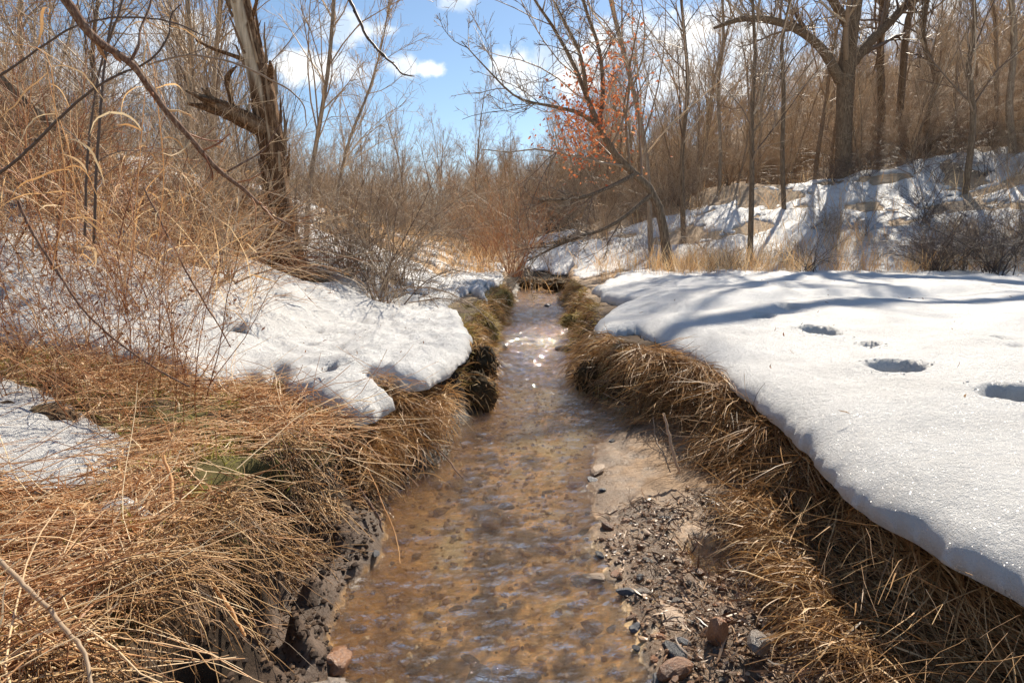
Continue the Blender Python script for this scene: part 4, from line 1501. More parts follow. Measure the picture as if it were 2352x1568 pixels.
branch('branch', 'fallen weathered log end behind the straw at the far left', 'log',
       [(-60, 120, 5.5, 45), (40, 215, 5.5, 42), (100, 270, 5.5, 38), (160, 325, 5.5, 32), (205, 370, 5.5, 22)], mat='bark', seed=9)
branch('branch', 'bare black twig hanging into the blue sky from the top edge', 'twig',
       [(770, -60, 2.0, 5), (800, 0, 2.0, 4.6), (820, 40, 2.0, 4.3), (835, 80, 2.0, 4), (862, 120, 2.0, 3.6), (885, 140, 2.0, 3.2), (912, 163, 2.0, 2.6), (922, 176, 2.0, 2.4), (947, 179, 2.0, 1.2)],
       mat='twig_dark', buds=12, seed=10)
branch('branch', 'thick pale stem lying from the left edge to the bottom edge', 'stem',
       [(-60, 1240, 1.28, 5), (0, 1288, 1.25, 5), (96, 1384, 1.18, 4.6), (171, 1470, 1.1, 4.2), (205, 1512, 1.08, 4), (225, 1600, 1.03, 3.4)], mat='twig_far', seed=11)
branch('branch', 'pale jointed stick standing upright in the straw mat', 'stick',
       [(375, 1045, 2.0, 5), (392, 1100, 1.95, 5), (404, 1170, 1.85, 4.6), (407, 1271, 1.7, 4.4), (403, 1425, 1.5, 4)], mat='tan_grass', seed=12)
branch('branch', 'pale straight stick lying at the dark edge of the straw mat', 'stick',
       [(430, 1292, 1.62, 3), (448, 1305, 1.62, 4), (506, 1374, 1.56, 4.6), (566, 1458, 1.5, 3.6)], mat='tan_grass', seed=13)
branch('branch', 'long brown stem slanting through the red weeds on the left', 'stem',
       [(40, 460, 3.0, 6), (68, 521, 3.0, 6), (144, 640, 3.0, 5.5), (205, 722, 2.95, 5), (328, 822, 2.9, 5), (444, 885, 2.8, 4)], mat='bark_red', seed=14, twigs=4)
branch('branch', 'thin brown stem slanting down on to the left snow', 'stem',
       [(330, 430, 3.4, 4), (380, 527, 3.4, 4.5), (434, 634, 3.4, 4.5), (479, 709, 3.4, 4), (526, 793, 3.4, 3)], mat='bark_red', seed=15, twigs=3)
branch('branch', 'grey log leaning on the snow left of the dead trunk', 'log',
       [(430, 600, 6.3, 20), (500, 560, 6.6, 22), (545, 520, 6.9, 20), (575, 490, 7.1, 14)], mat='twig_far', seed=16)
# sticks on the sand bar
branch('branch', 'weathered grey stick standing in the sand bar', 'stick',
       [(1562, 1088, 3.15, 7), (1550, 1050, 3.2, 8), (1538, 1000, 3.28, 8), (1525, 955, 3.35, 6)], mat='twig_far', seed=17)
branch('branch', 'thin forked stick left of the weathered stick on the sand', 'stick',
       [(1540, 1085, 3.15, 3.2), (1520, 1040, 3.2, 3.2), (1500, 1000, 3.3, 3), (1496, 958, 3.35, 2.2)], side=[[(1520, 1040, 3.2, 2.4), (1488, 1020, 3.2, 2), (1482, 990, 3.2, 1.4)]], mat='twig', seed=18)
branch('branch', 'bent pale root reaching over the dark pool by the right bank', 'stick',
       [(1385, 902, 4.9, 3), (1420, 920, 4.75, 4), (1450, 935, 4.6, 4), (1490, 925, 4.6, 4), (1530, 900, 4.6, 3)], mat='twig_far', seed=19)
branch('branch', 'dark twig dipping into the stream from the left bank', 'stick',
       [(995, 1018, 3.75, 4), (1020, 1045, 3.6, 4), (1045, 1075, 3.4, 4), (1062, 1097, 3.3, 3)], mat='bark_red', seed=20)
branch('branch', 'pale straw stem dipping in the water at the near left bank', 'stem',
       [(845, 1075, 2.9, 2), (880, 1160, 2.7, 2.4), (905, 1220, 2.6, 2), (915, 1290, 2.4, 1.5)], mat='tan_grass', seed=22)
branch('branch', 'reddish root hanging down the near left bank into the water', 'root',
       [(825, 1120, 2.72, 5), (850, 1160, 2.7, 6), (870, 1195, 2.65, 5), (880, 1225, 2.6, 3)], mat='bark_red', seed=23)

# ------------------------------------------------------------------ grasses
def grass(name, label, B, D, L, n, mat, rs, width=None, radius=None, wander=.15, grav=.0, floor=None, fh=.0, taper=.25, k=3, tint=None, clear=None):
    P = paths(B, D, L, n, rs, wander, grav, floor, fh)
    if clear is not None:                       # leave out strands that would pierce the snow
        bad = ((clear(P[..., 0], P[..., 1]) > .02) & (P[..., 2] > macro(P[..., 0], P[..., 1]) - .02)).any(1)
        P, L, B = P[~bad], L[~bad], B[~bad]
        width = width if width is None else width[~bad]
        radius = radius if radius is None else radius[~bad]
        tint = tint if tint is None else tint[~bad]
    m_ = len(B)
    tint = rs.rand(m_) if tint is None else tint
    prof = np.linspace(1, taper, n)[None]
    if radius is not None:
        V, F, A = tubes(P, radius[:, None] * prof, k, tint)
    else:
        pr = np.sin(np.linspace(.35, math.pi * .97, n))[None]
        V, F, A = ribbons(P, width[:, None] * pr, tint, rs)
    return V, F, A


def stuff(name, label, parts, mat):
    V, F, A = merge(parts)
    return tag(obj(name, mkmesh(name, V, F, M[mat], {'tint': A})), label, kind='stuff')


rs = np.random.RandomState(900)


def edgeL(y):
    return np.interp(y, YK, T2L)


def tuftify(x, y, th, k, rs, spread=.03, keep=.22):
    """gather strands into tufts that share a root and a lean"""
    m_ = len(x)
    c = rs.randint(0, m_, k)
    tid = rs.randint(0, k, m_)
    single = rs.rand(m_) < keep
    tx, ty, tt = x[c], y[c], th[c] + rs.normal(0, .45, k)
    nx = np.where(single, x, tx[tid] + rs.normal(0, spread, m_))
    ny = np.where(single, y, ty[tid] + rs.normal(0, spread, m_))
    nth = np.where(single, th, tt[tid] + rs.normal(0, .28, m_))
    tint = np.where(single, rs.rand(m_), np.clip(rs.rand(k)[tid] * .7 + .3 * rs.rand(m_), 0, 1))
    lift = np.where(single, 0, rs.uniform(-.1, .5, k)[tid])
    return nx, ny, nth, tint, lift


# near left: matted stems over moss
def left_pts(m_, spill=.10):
    out = []
    while len(out) < m_:
        y = rs.uniform(.75, 3.75, 4000)
        x = rs.uniform(-3.6, -.5, 4000)
        ok = (x < edgeL(y) + spill - .12 * sstep(2.3, 1.6, y)) & (x > -.95 * y - .6) & (sdf_poly(x, y, PATCH2) < .10 * rs.rand(4000)) & (sdf_poly(x, y, PATCH3) < .04) & (sdf_poly(x, y, LEFT) < .10 * rs.rand(4000) - .02)
        ok &= rs.rand(4000) < np.clip(1.8 / y, .3, 1) * np.clip(.12 + 2.6 * (fbm(x * 3.2, y * 3.2, 777, 4, .6) - .36) * 2, .06, 1)
        out += list(zip(x[ok], y[ok]))
    return np.array(out[:m_])


def gfl(x, y):
    return ground(x, y, False)


def hclear(x, y):
    r_ = np.full(np.shape(x), -1.0)
    for (c, rad, dp) in HOLLOWS:
        r_ = np.where(np.hypot((x - c[0]) * .8, y - c[1]) < rad * 1.05, 1.0, r_)
    return r_


parts = []
for m_, cf in ((3100, hclear), (140, None)):
  p2 = left_pts(m_)
  th = rs.normal(.05, .5, m_) + 1.6 * (fbm(p2[:, 0] * 2, p2[:, 1] * 2, 779, 2) - .5) + (rs.rand(m_) < .32) * rs.uniform(-1.5, 1.5, m_) + math.pi * (rs.rand(m_) < .35)
  B = np.stack([p2[:, 0] - .2 * np.cos(th), p2[:, 1] - .2 * np.sin(th), macro(p2[:, 0], p2[:, 1]) + .02 + .07 * rs.rand(m_) ** 1.5], -1)
  D = np.stack([np.cos(th), np.sin(th), rs.normal(.06, .16, m_)], -1)
  parts.append(grass('', '', B, D, .25 + .45 * rs.rand(m_), 7, None, rs, radius=.0015 + .0019 * rs.rand(m_) ** 2, wander=.10, grav=.045, floor=gfl, fh=.015, taper=.5, clear=cf))
m_ = 5500
p2 = left_pts(m_, .14)
th = rs.rand(m_) * 6.28
B = np.stack([p2[:, 0], p2[:, 1], ground(p2[:, 0], p2[:, 1]) + .05 * rs.rand(m_)], -1)
D = np.stack([np.cos(th), np.sin(th), rs.normal(.3, .4, m_)], -1)
parts.append(grass('', '', B, D, .05 + .13 * rs.rand(m_), 5, None, rs, width=.0014 + .0024 * rs.rand(m_), wander=.22, grav=.1, clear=hclear))
stuff('straw_mat', 'matted pinkish straw and weed stems over the near left bank', parts, 'straw')
m_ = 24000
p2 = left_pts(m_, .02)
ok = fbm(p2[:, 0] * 3.2, p2[:, 1] * 3.2, 777, 4, .6) < .52
p2 = p2[ok]
m_ = len(p2)
B = np.stack([p2[:, 0], p2[:, 1], ground(p2[:, 0], p2[:, 1]) - .005], -1)
D = rs.randn(m_, 3) * .6 + np.array([0, 0, 1.0])
stuff('moss', 'green moss and short grass between the straw', [grass('', '', B, D, .02 + .065 * rs.rand(m_), 4, None, rs, width=.0013 + .0012 * rs.rand(m_), wander=.2, grav=.03)], 'moss')

# strands drooping over the near left bank edge
parts = []
m_ = 3000
y = rs.uniform(1.0, 4.2, m_)
x = edgeL(y) + rs.uniform(-.12, .10, m_)
B = np.stack([x, y, ground(x, y) + .03 + .06 * rs.rand(m_)], -1)
D = np.stack([rs.uniform(.2, 1, m_), rs.normal(-.1, .6, m_), rs.normal(.0, .3, m_)], -1)
clump = fbm(y * 2.5, y * 0, 700, 3) > .44
sel = clump | (rs.rand(m_) < .25)
B, D = B[sel], D[sel]
m_ = len(B)
parts.append(grass('', '', B, D, .10 + .22 * rs.rand(m_), 7, None, rs, radius=.0012 + .0012 * rs.rand(m_), wander=.14, grav=.22, taper=.5, clear=fL))
# clump at y 3 to 4.4, hanging under the snow lobe
m_ = 3600
y = rs.uniform(3.05, 4.25, m_)
x = np.interp(y, [2.85, 3.3, 3.9, 4.5], [-.75, -.66, -.52, -.42]) + rs.normal(-.08, .10, m_)
x, y, th, ti, li = tuftify(x, y, rs.normal(-.8, .8, m_), 60, rs, .035, .2)
B = np.stack([x, y, np.maximum(ground(x, y, False), .10 + .25 * rs.rand(m_)) + .01], -1)
D = np.stack([np.cos(th), np.sin(th), li * .6 + rs.normal(.1, .3, m_)], -1)
parts.append(grass('', '', B, D, .08 + .18 * rs.rand(m_), 6, None, rs, width=.0013 + .0014 * rs.rand(m_), wander=.16, grav=.20, tint=ti, clear=fL))
stuff('hanging_straw', 'straw and roots drooping over the edge of the left bank', parts, 'straw_dark')

# grass sods on the middle banks
parts, parts2 = [], []
m_ = 11000
y = rs.uniform(4.6, 14.5, m_) ** 1.0
t = rs.rand(m_)
x = np.interp(y, YK, T2L) * (1 - t) + np.interp(y, YK, T1L) * t + .05 * rs.randn(m_)
x, y, th, ti, li = tuftify(x, y, rs.normal(-.3, .7, m_), 330, rs, .04, .15)
B = np.stack([x, y, ground(x, y)], -1)
D = np.stack([np.cos(th), np.sin(th), li + rs.normal(.15, .25, m_)], -1)
keep = (y > 6.0) | (rs.rand(m_) < .3)
x, y, th, ti, li, B, D = x[keep], y[keep], th[keep], ti[keep], li[keep], B[keep], D[keep]
m_ = len(x)
sel = rs.rand(m_) < .5
g1 = grass('', '', B[sel], D[sel], .07 + .20 * rs.rand(sel.sum()), 6, None, rs, width=.002 + .0022 * rs.rand(sel.sum()), wander=.14, grav=.20, tint=ti[sel], clear=fL)
g2 = grass('', '', B[~sel], D[~sel], .05 + .09 * rs.rand((~sel).sum()), 4, None, rs, width=.003 + .003 * rs.rand((~sel).sum()), wander=.2, grav=.12)
parts.append(g1)
parts2.append(g2)
m_ = 8000
y = rs.uniform(5.0, 15.0, m_)
t = rs.rand(m_)
x = np.interp(y, YR, T2R) * (1 - t) + np.interp(y, YR, T1R) * t + .05 * rs.randn(m_)
x, y, th, ti, li = tuftify(x, y, rs.normal(math.pi + .4, .7, m_), 260, rs, .04, .15)
B = np.stack([x, y, ground(x, y)], -1)
D = np.stack([np.cos(th), np.sin(th), li + rs.normal(.15, .25, m_)], -1)
sel = rs.rand(m_) < .6
parts.append(grass('', '', B[sel], D[sel], .08 + .20 * rs.rand(sel.sum()), 6, None, rs, width=.002 + .002 * rs.rand(sel.sum()), wander=.14, grav=.20, tint=ti[sel], clear=fR))
parts2.append(grass('', '', B[~sel], D[~sel], .05 + .09 * rs.rand((~sel).sum()), 4, None, rs, width=.003 + .003 * rs.rand((~sel).sum()), wander=.2, grav=.12))
stuff('bank_grass', 'dry brown grass on the banks of the middle stream', parts, 'straw_dark')
stuff('bank_moss', 'yellow-brown moss tufts on the banks of the middle stream', parts2, 'bank_moss')

# right bank: long straw combed along the bank under the snow
parts = []
m_ = 11500
y = rs.uniform(.7, 5.0, m_)
xa, xb = np.interp(y, YR, T1R) + .06, np.interp(y, YR, T2R) + .08
t = rs.rand(m_)
x = xa * (1 - t) + xb * t
swirl = (fbm(x * 2.5, y * 1.6, 720, 3) - .5) * 1.0 + .25
th = math.radians(-92) + swirl + rs.normal(0, .22, m_)
x, y, th, ti, li = tuftify(x, y, th, 260, rs, .035, .25)
B = np.stack([x, y, ground(x, y) + .01 + .05 * rs.rand(m_)], -1)
D = np.stack([np.cos(th), np.sin(th), .35 * li + rs.normal(.03, .12, m_)], -1)
parts.append(grass('', '', B, D, .20 + .38 * rs.rand(m_), 8, None, rs, width=.0013 + .0018 * rs.rand(m_), wander=.06, grav=.06, floor=gfl, fh=.008, tint=ti, clear=fR))
m_ = 1500
y = rs.uniform(.8, 4.8, m_)
x = np.interp(y, YR, T1R) * .4 + np.interp(y, YR, T2R) * .6 + rs.normal(0, .12, m_)
B = np.stack([x, y, ground(x, y) + .03 + .04 * rs.rand(m_)], -1)
th = math.radians(-110) + rs.normal(0, .8, m_)
D = np.stack([np.cos(th), np.sin(th), rs.normal(.25, .2, m_)], -1)
parts.append(grass('', '', B, D, .2 + .4 * rs.rand(m_), 8, None, rs, radius=.0010 + .001 * rs.rand(m_), wander=.08, grav=.10, floor=gfl, fh=.01, taper=.5, clear=fR))
# lit tufts at the brink above the gravel
m_ = 4200
cy = rs.choice([1.75, 2.1, 2.45, 2.62, 3.5], m_)
y = cy + rs.normal(0, .10, m_)
x = np.interp(y, YR, T1R) + .08 + rs.normal(0, .06, m_)
B = np.stack([x, y, np.maximum(ground(x, y), .07 + .10 * rs.rand(m_))], -1)
th = math.radians(-150) + rs.normal(0, .7, m_)
D = np.stack([np.cos(th), np.sin(th), rs.normal(.35, .25, m_)], -1)
parts.append(grass('', '', B, D, .08 + .18 * rs.rand(m_), 7, None, rs, width=.0013 + .0015 * rs.rand(m_), wander=.14, grav=.22, floor=gfl, fh=.004))
stuff('combed_straw', 'long flattened straw combed along the right bank under the snow', parts, 'straw_dark')
# drape on the right clump at the bend
parts = []
m_ = 3600
y = rs.uniform(4.4, 6.6, m_)
t = rs.rand(m_)
x = np.interp(y, YR, T1R) * (1 - t) + np.interp(y, YR, T2R) * t
x, y, th, ti, li = tuftify(x, y, math.radians(-125) + rs.normal(0, 1.0, m_), 130, rs, .035, .3)
B = np.stack([x, y, ground(x, y) + .02 + .04 * rs.rand(m_)], -1)
D = np.stack([np.cos(th), np.sin(th), li * .7 + rs.normal(.2, .15, m_)], -1)
parts.append(grass('', '', B, D, .08 + .24 * rs.rand(m_) ** 1.5, 8, None, rs, width=.0018 + .002 * rs.rand(m_), wander=.10, grav=.22, floor=gfl, fh=.01, tint=ti, clear=fR))
stuff('draped_grass', 'brown grass draped over the bulging right bank at the bend', parts, 'straw_dark')

# red-brown weeds standing in the left snow
parts, leaves = [], []
m_ = 1050
y = rs.uniform(2.6, 7.5, m_)
x = -rs.uniform(.42, .95, m_) * y - .25
keep = fbm(x * 1.3, y * 1.3, 730, 3) > .42
x, y = x[keep], y[keep]
m_ = len(x)
B = np.stack([x, y, ground(x, y)], -1)
D = np.stack([rs.normal(.05, .32, m_), rs.normal(-.05, .3, m_), np.ones(m_)], -1)
P = paths(B, D, .25 + .75 * rs.rand(m_), 7, rs, .09, .03)
R = (.0014 + .0022 * rs.rand(m_) ** 2)[:, None] * np.linspace(1, .5, 7)[None]
g = grow(rs, P, R, [dict(n=5, t0=.15, ang=38, up=.05, len=.30, pts=4, wander=.16, trop=-.02, rr=.7, minr=.0009, tip=.6),
                    dict(n=2, t0=.2, ang=40, up=0, len=.5, minlen=.03, pts=3, wander=.2, trop=0, rr=.7, minr=.0008, tip=.6)])
for i, (p_, r_) in enumerate(g):
    parts.append(tubes(p_, r_, 3, rs.rand(len(p_))))
stuff('red_weeds', 'thin red-brown weed stems standing in the snow on the left', parts, 'red_stem')
m_ = 2200
gi = rs.randint(0, len(g[2][0]), m_)
C_ = g[2][0][gi, -1]
a_ = nrm(rs.randn(m_, 3)) * (.008 + .016 * rs.rand(m_, 1))
b_ = nrm(np.cross(a_, rs.randn(m_, 3))) * .006
V = np.stack([C_ - a_, C_ - b_, C_ + a_, C_ + b_], 1).reshape(-1, 3)
tag(obj('withered_leaves', mkmesh('withered_leaves', V, np.arange(m_ * 4).reshape(-1, 4), M['dead_leaf'], {'tint': np.repeat(rs.rand(m_), 4)}, False)), 'small curled brown leaves on the red weeds', kind='stuff')

# tall pale grass on the left with flopping blades
parts = []
m_ = 1900
y = rs.uniform(4.8, 13, m_)
x = -rs.uniform(.36, 1.0, m_) * y - .2
keep = fbm(x * .9, y * .9, 740, 3) > .44
x, y = x[keep], y[keep]
m_ = len(x)
B = np.stack([x, y, ground(x, y)], -1)
D = np.stack([rs.normal(.1, .35, m_), rs.normal(-.1, .3, m_), np.ones(m_)], -1)
hh_ = (.4 + 1.0 * rs.rand(m_)) * np.clip(y / 6, .6, 1)
parts.append(grass('', '', B, D, hh_, 8, None, rs, width=.0022 + .0035 * rs.rand(m_), wander=.09, grav=.10))
m_ = 450
idx = rs.randint(0, len(B), m_)
B2 = B[idx] + np.stack([rs.normal(0, .05, m_), rs.normal(0, .05, m_), rs.uniform(.3, 1.0, m_)], -1)
D2 = rs.randn(m_, 3) + np.array([0, 0, .4])
parts.append(grass('', '', B2, D2, .15 + .25 * rs.rand(m_), 8, None, rs, width=.004 + .005 * rs.rand(m_), wander=.22, grav=.30))
stuff('tall_grass', 'tall pale dry grass with flopping blades on the left slope', parts, 'tan_grass')
parts = []
m_ = 2500
y = rs.uniform(3.8, 8.5, m_)
x = -rs.uniform(.40, .97, m_) * y
keep = fbm(x * 1.2, y * 1.2, 745, 3) > .42
x, y = x[keep], y[keep]
m_ = len(x)
B = np.stack([x, y, ground(x, y) + .5 * rs.rand(m_) ** 2], -1)
D = np.stack([rs.normal(.15, .7, m_), rs.normal(-.1, .5, m_), rs.normal(.75, .4, m_)], -1)
parts.append(grass('', '', B, D, .3 + .9 * rs.rand(m_), 7, None, rs, radius=.0016 + .0012 * rs.rand(m_), wander=.13, grav=.09, taper=.5))
stuff('bramble_tangle', 'golden tangle of fine dead stems over the left slope', parts, 'straw')
# near tall stems of grass with ribbons
parts = []
for (pl) in ([(362, 560, 3.2, 2), (376, 393, 3.1, 2), (362, 239, 3.0, 2), (352, 150, 3.0, 1.6), (335, 44, 3.0, 1.2), (358, 60, 3.0, .8)], [(300, 600, 3.3, 2), (318, 400, 3.3, 2), (330, 250, 3.3, 2), (340, 120, 3.3, 1)],
             [(120, 620, 2.7, 2), (150, 420, 2.7, 2), (128, 260, 2.7, 2), (95, 115, 2.7, 1.4), (20, 100, 2.7, 1)], [(180, 620, 2.9, 2), (160, 350, 2.9, 2), (120, 220, 2.9, 1.6), (105, 140, 2.9, 1)]):
    q = px_path(pl, 20)
    parts.append(tubes(q[None, :, :3], q[None, :, 3], 4, np.array([.6])))
q0 = np.concatenate([p_[0][::4] for p_ in parts])
m_ = 34
B = q0[rs.randint(0, len(q0), m_)]
D = np.stack([rs.normal(0, 1, m_), rs.normal(0, .5, m_), rs.uniform(-.2, 1, m_)], -1)
parts.append(grass('', '', B, D, .12 + .25 * rs.rand(m_), 12, None, rs, width=.0025 + .0035 * rs.rand(m_), wander=.16, grav=.22))
stuff('reed_blades', 'broad curling straw blades at the upper left', parts, 'tan_grass')

# tan grass far: foot of the hill, flat beyond the stream
parts = []


def far_grass(m_, reg, h, w):
    x, y = reg(m_)
    keep = fbm(x * 1.1, y * 1.1, 750, 3) > .44 + .1 * rs.rand(len(x))
    x, y = x[keep], y[keep]
    k_ = len(x)
    B = np.stack([x, y, surf(x, y) - .02], -1)
    D = np.stack([rs.normal(0, .28, k_), rs.normal(0, .28, k_), np.ones(k_)], -1)
    parts.append(grass('', '', B, D, h * (.35 + 1.0 * rs.rand(k_)) * (.6 + .8 * fbm(x * 2, y * 2, 752, 2)), 5, None, rs, width=w * (.6 + .8 * rs.rand(k_)), wander=.10, grav=.08))


def r1(m_):
    y = rs.uniform(12.2, 17.5, m_)
    x = rs.uniform(.13, .9, m_) * y
    ok = (hillD(x, y) > -3.2 + .8 * rs.randn(m_)) & (hillD(x, y) < 3.5)
    return x[ok], y[ok]


def r2(m_):
    y = rs.uniform(14, 34, m_)
    x = rs.uniform(-.30, -.02, m_) * y
    return x, y


def r3(m_):
    y = rs.uniform(16, 34, m_)
    x = rs.uniform(-.9, .95, m_) * y
    return x, y


far_grass(15000, r1, .55, .004)
far_grass(9000, r2, .55, .005)
far_grass(8000, r3, .7, .006)
stuff('tan_grass', 'tan dry grass at the edge of the snow fields', parts, 'tan_grass')

# ------------------------------------------------------------------ stones
def stone_mesh(name, seed, mat, flat=.6, sub=3, ang=.5):
    import bmesh
    bm = bmesh.new()
    bmesh.ops.create_icosphere(bm, subdivisions=sub, radius=1)
    rs_ = np.random.RandomState(seed)
    pl = nrm(rs_.randn(9, 3))
    dd = rs_.uniform(.55, .9, 9)
    for v in bm.verts:
        c = np.array(v.co)
        for p_, d_ in zip(pl, dd):
            k_ = c @ p_
            if k_ > d_:
                c = c - p_ * (k_ - d_) * (ang + .35)
        f = 1 + .14 * (fbm(np.array(c[0] * 2 + seed), np.array(c[1] * 2 + c[2] * 1.7), seed, 3) - .5)
        if sub > 3:
            f = f + .7 * (fbm(np.array(c[0] * 1.3 + seed), np.array(c[1] * 1.3 - c[2] * 1.7), seed + 5, 5, .6) - .5)
        c = c * float(f)
        v.co = (c[0], c[1] * .78, c[2] * flat)
    me_ = bpy.data.meshes.new(name)
    bm.to_mesh(me_)
    bm.free()
    for p_ in me_.polygons:
        p_.use_smooth = sub > 3
    me_.materials.append(M[mat])
    return me_


STN = {k: [stone_mesh('stone', 40 * j + i, 'stone_' + k, rs.uniform(.45, .75), 2) for i in range(4)] for j, k in enumerate(['rust', 'grey', 'tan', 'slate'])}
STB = {k: stone_mesh('rock', 300 + j, 'stone_' + k, .6, 4) for j, k in enumerate(['rust', 'grey', 'tan', 'slate'])}


def stone(name, u, v, z, size, kind, label, big=False, sx=1.0, rz=None, tilt=.15, group=None, cat='stone', sz=1.0):
    c = on(u, v, z)
    me_ = STB[kind] if big else STN[kind][rs.randint(4)]
    o_ = obj(name, me_, loc=(c[0], c[1], c[2]), rot=(rs.normal(0, tilt), rs.normal(0, tilt), rs.uniform(0, 6.28) if rz is None else rz), scale=(size * sx, size, size * sz))
    return tag(o_, label, cat, group)


stone('rock', 772, 1515, .0, .085, 'rust', 'pinkish brown rock at the near left water edge', True, 1.1, sz=.7)
stone('rock', 795, 1590, -.02, .08, 'grey', 'brown rock cut by the bottom edge left of the stream', True, 1.3, sz=.7)
stone('rock', 1545, 1425, .0, .085, 'tan', 'flat grey-brown slab at the near right water edge', True, 1.5, 1.9, .05, sz=.45)
stone('stone', 1398, 1210, .02, .030, 'rust', 'rust-red angular stone at the gravel edge below the sand bar', sx=1.3)
stone('stone', 1415, 1323, .0, .032, 'rust', 'round reddish stone alone in the shallows by the gravel', sx=1.1)
stone('stone', 1405, 1012, .02, .026, 'slate', 'small dark stone on the left tip of the sand bar')
stone('stone', 1383, 1125, .02, .024, 'slate', 'dark wet pebble half sunk at the left edge of the sand bar')
stone('stone', 1470, 1325, .02, .022, 'slate', 'black wet stone just right of the round reddish stone')
stone('stone', 1650, 1455, .06, .055, 'rust', 'pale red angular stone on the near gravel', sx=1.3, tilt=.5)
stone('stone', 1545, 1500, .02, .050, 'slate', 'black jagged stone below the flat slab', sx=1.1, tilt=.4)
stone('stone', 1555, 1535, .03, .045, 'rust', 'long brown stone below the black jagged stone', sx=1.7, rz=.5)
stone('stone', 1745, 1475, .09, .05, 'grey', 'mauve-grey stone right of the pale red stone', sx=1.4)
stone('stone', 1300, 800, .02, .10, 'slate', 'dark rock jutting into the riffle from the right bank', sx=1.6, rz=.2)
stone('stone', 1335, 825, .02, .05, 'tan', 'small pale rock in front of the dark rock in the riffle', sx=1.6, rz=.2)
stone('stone', 1258, 701, .02, .09, 'slate', 'small dark rock in the middle of the far stream', sx=1.2)
for i in range(110):
    y = 1.35 + 2.2 * rs.rand() ** 1.3
    wl, wr = np.interp(y, YK, WL), np.interp(y, YR, WR)
    x = wl + (wr - wl) * rs.rand()
    z = float(ground(np.array(x), np.array(y)))
    sz = .016 + .05 * rs.rand() ** 2
    k = ['rust', 'grey', 'tan', 'slate', 'tan', 'slate'][rs.randint(6)]
    o_ = obj('bed_stone', STN[k][rs.randint(4)], loc=(x, y, z + sz * .1), rot=(rs.normal(0, .2), rs.normal(0, .2), rs.rand() * 6), scale=(sz * rs.uniform(1, 1.5), sz, sz * .7))
    tag(o_, 'smooth stone lying under the clear water of the near stream', 'stone', 'stones on the stream bed')
for i in range(110):
    y = rs.uniform(1.35, 3.0)
    wr, t1 = np.interp(y, YR, WR), np.interp(y, YR, T1R)
    x = wr - .06 + (t1 - wr + .14) * rs.rand()
    if sandy(x, y) > 2.75:
        continue
    z = float(ground(np.array(x), np.array(y)))
    sz = .008 + .024 * rs.rand() ** 2
    k = ['rust', 'grey', 'rust', 'slate', 'tan', 'rust'][rs.randint(6)]
    o_ = obj('gravel_stone', STN[k][rs.randint(4)], loc=(x, y, z + sz * .05), rot=(rs.normal(0, .3), rs.normal(0, .3), rs.rand() * 6), scale=(sz * rs.uniform(1, 1.6), sz, sz * .8))
    tag(o_, 'wet reddish-brown stone on the gravel shelf right of the stream', 'stone', 'stones on the gravel shelf')
# fine gravel and debris
import bmesh
bm = bmesh.new()
bmesh.ops.create_icosphere(bm, subdivisions=1, radius=1)
iv = np.array([v.co for v in bm.verts])
itri = np.array([[v.index for v in f.verts] for f in bm.faces])
bm.free()


def gravel(name, label, xy, sz, mat):
    m_ = len(xy)
    sc_ = sz[:, None] * rs.uniform(.6, 1.4, (m_, 3)) * np.array([1.2, 1, .7])
    a = rs.rand(m_) * 6.28
    j = iv[None] * (1 + .25 * rs.randn(m_, len(iv), 1) * .5) * sc_[:, None, :]
    x = j[..., 0] * np.cos(a)[:, None] - j[..., 1] * np.sin(a)[:, None]
    y = j[..., 0] * np.sin(a)[:, None] + j[..., 1] * np.cos(a)[:, None]
    z = j[..., 2] + (ground(xy[:, 0], xy[:, 1]) + sz * .2)[:, None]
    V = np.stack([x + xy[:, 0:1], y + xy[:, 1:2], z], -1).reshape(-1, 3)
    F = (itri[None] + (np.arange(m_) * len(iv))[:, None, None]).reshape(-1, 3)
    return tag(obj(name, mkmesh(name, V, F, M[mat], {'tint': np.repeat(rs.rand(m_), len(iv))}, False)), label, kind='stuff')


M['mud_grit'] = strand_mat('mud_grit', [(0, (.02, .013, .01)), (.6, (.07, .045, .03)), (1, (.16, .10, .06))], .8, .2)
M['bed_grit'] = strand_mat('bed_grit', [(0, (.10, .06, .035)), (.4, (.38, .22, .10)), (.75, (.62, .42, .21)), (1, (.8, .64, .4))], .4, .4)
M['grit'] = strand_mat('grit', [(0, (.04, .024, .018)), (.4, (.16, .085, .045)), (.75, (.34, .20, .11)), (1, (.55, .38, .24))], .4, .4)
m_ = 2600
y = rs.uniform(1.2, 3.1, m_)
wr, t1 = np.interp(y, YR, WR), np.interp(y, YR, T1R)
x = wr - .05 + (t1 - wr + .16) * rs.rand(m_)
ok = sandy(x, y) < 2.75
x, y = x[ok], y[ok]
m_ = len(x)
gravel('gravel', 'fine wet gravel on the shelf right of the stream', np.stack([x, y], -1), .003 + .009 * rs.rand(m_) ** 2, 'grit')
m_ = 2200
y = 1.2 + 5 * rs.rand(m_) ** 1.4
wl, wr = np.interp(y, YK, WL), np.interp(y, YR, WR)
x = wl + (wr - wl) * (.04 + .86 * rs.rand(m_))
gravel('bed_gravel', 'small brown gravel on the stream bed', np.stack([x, y], -1), .004 + .014 * rs.rand(m_) ** 2, 'bed_grit')
m_ = 1800
y = rs.uniform(1.2, 3.6, m_)
x = np.interp(y, YK, WL) - .02 - .30 * rs.rand(m_)
gravel('mud_crumbs', 'dark crumbs of mud along the left water edge', np.stack([x, y], -1), .003 + .010 * rs.rand(m_) ** 2, 'mud_grit')

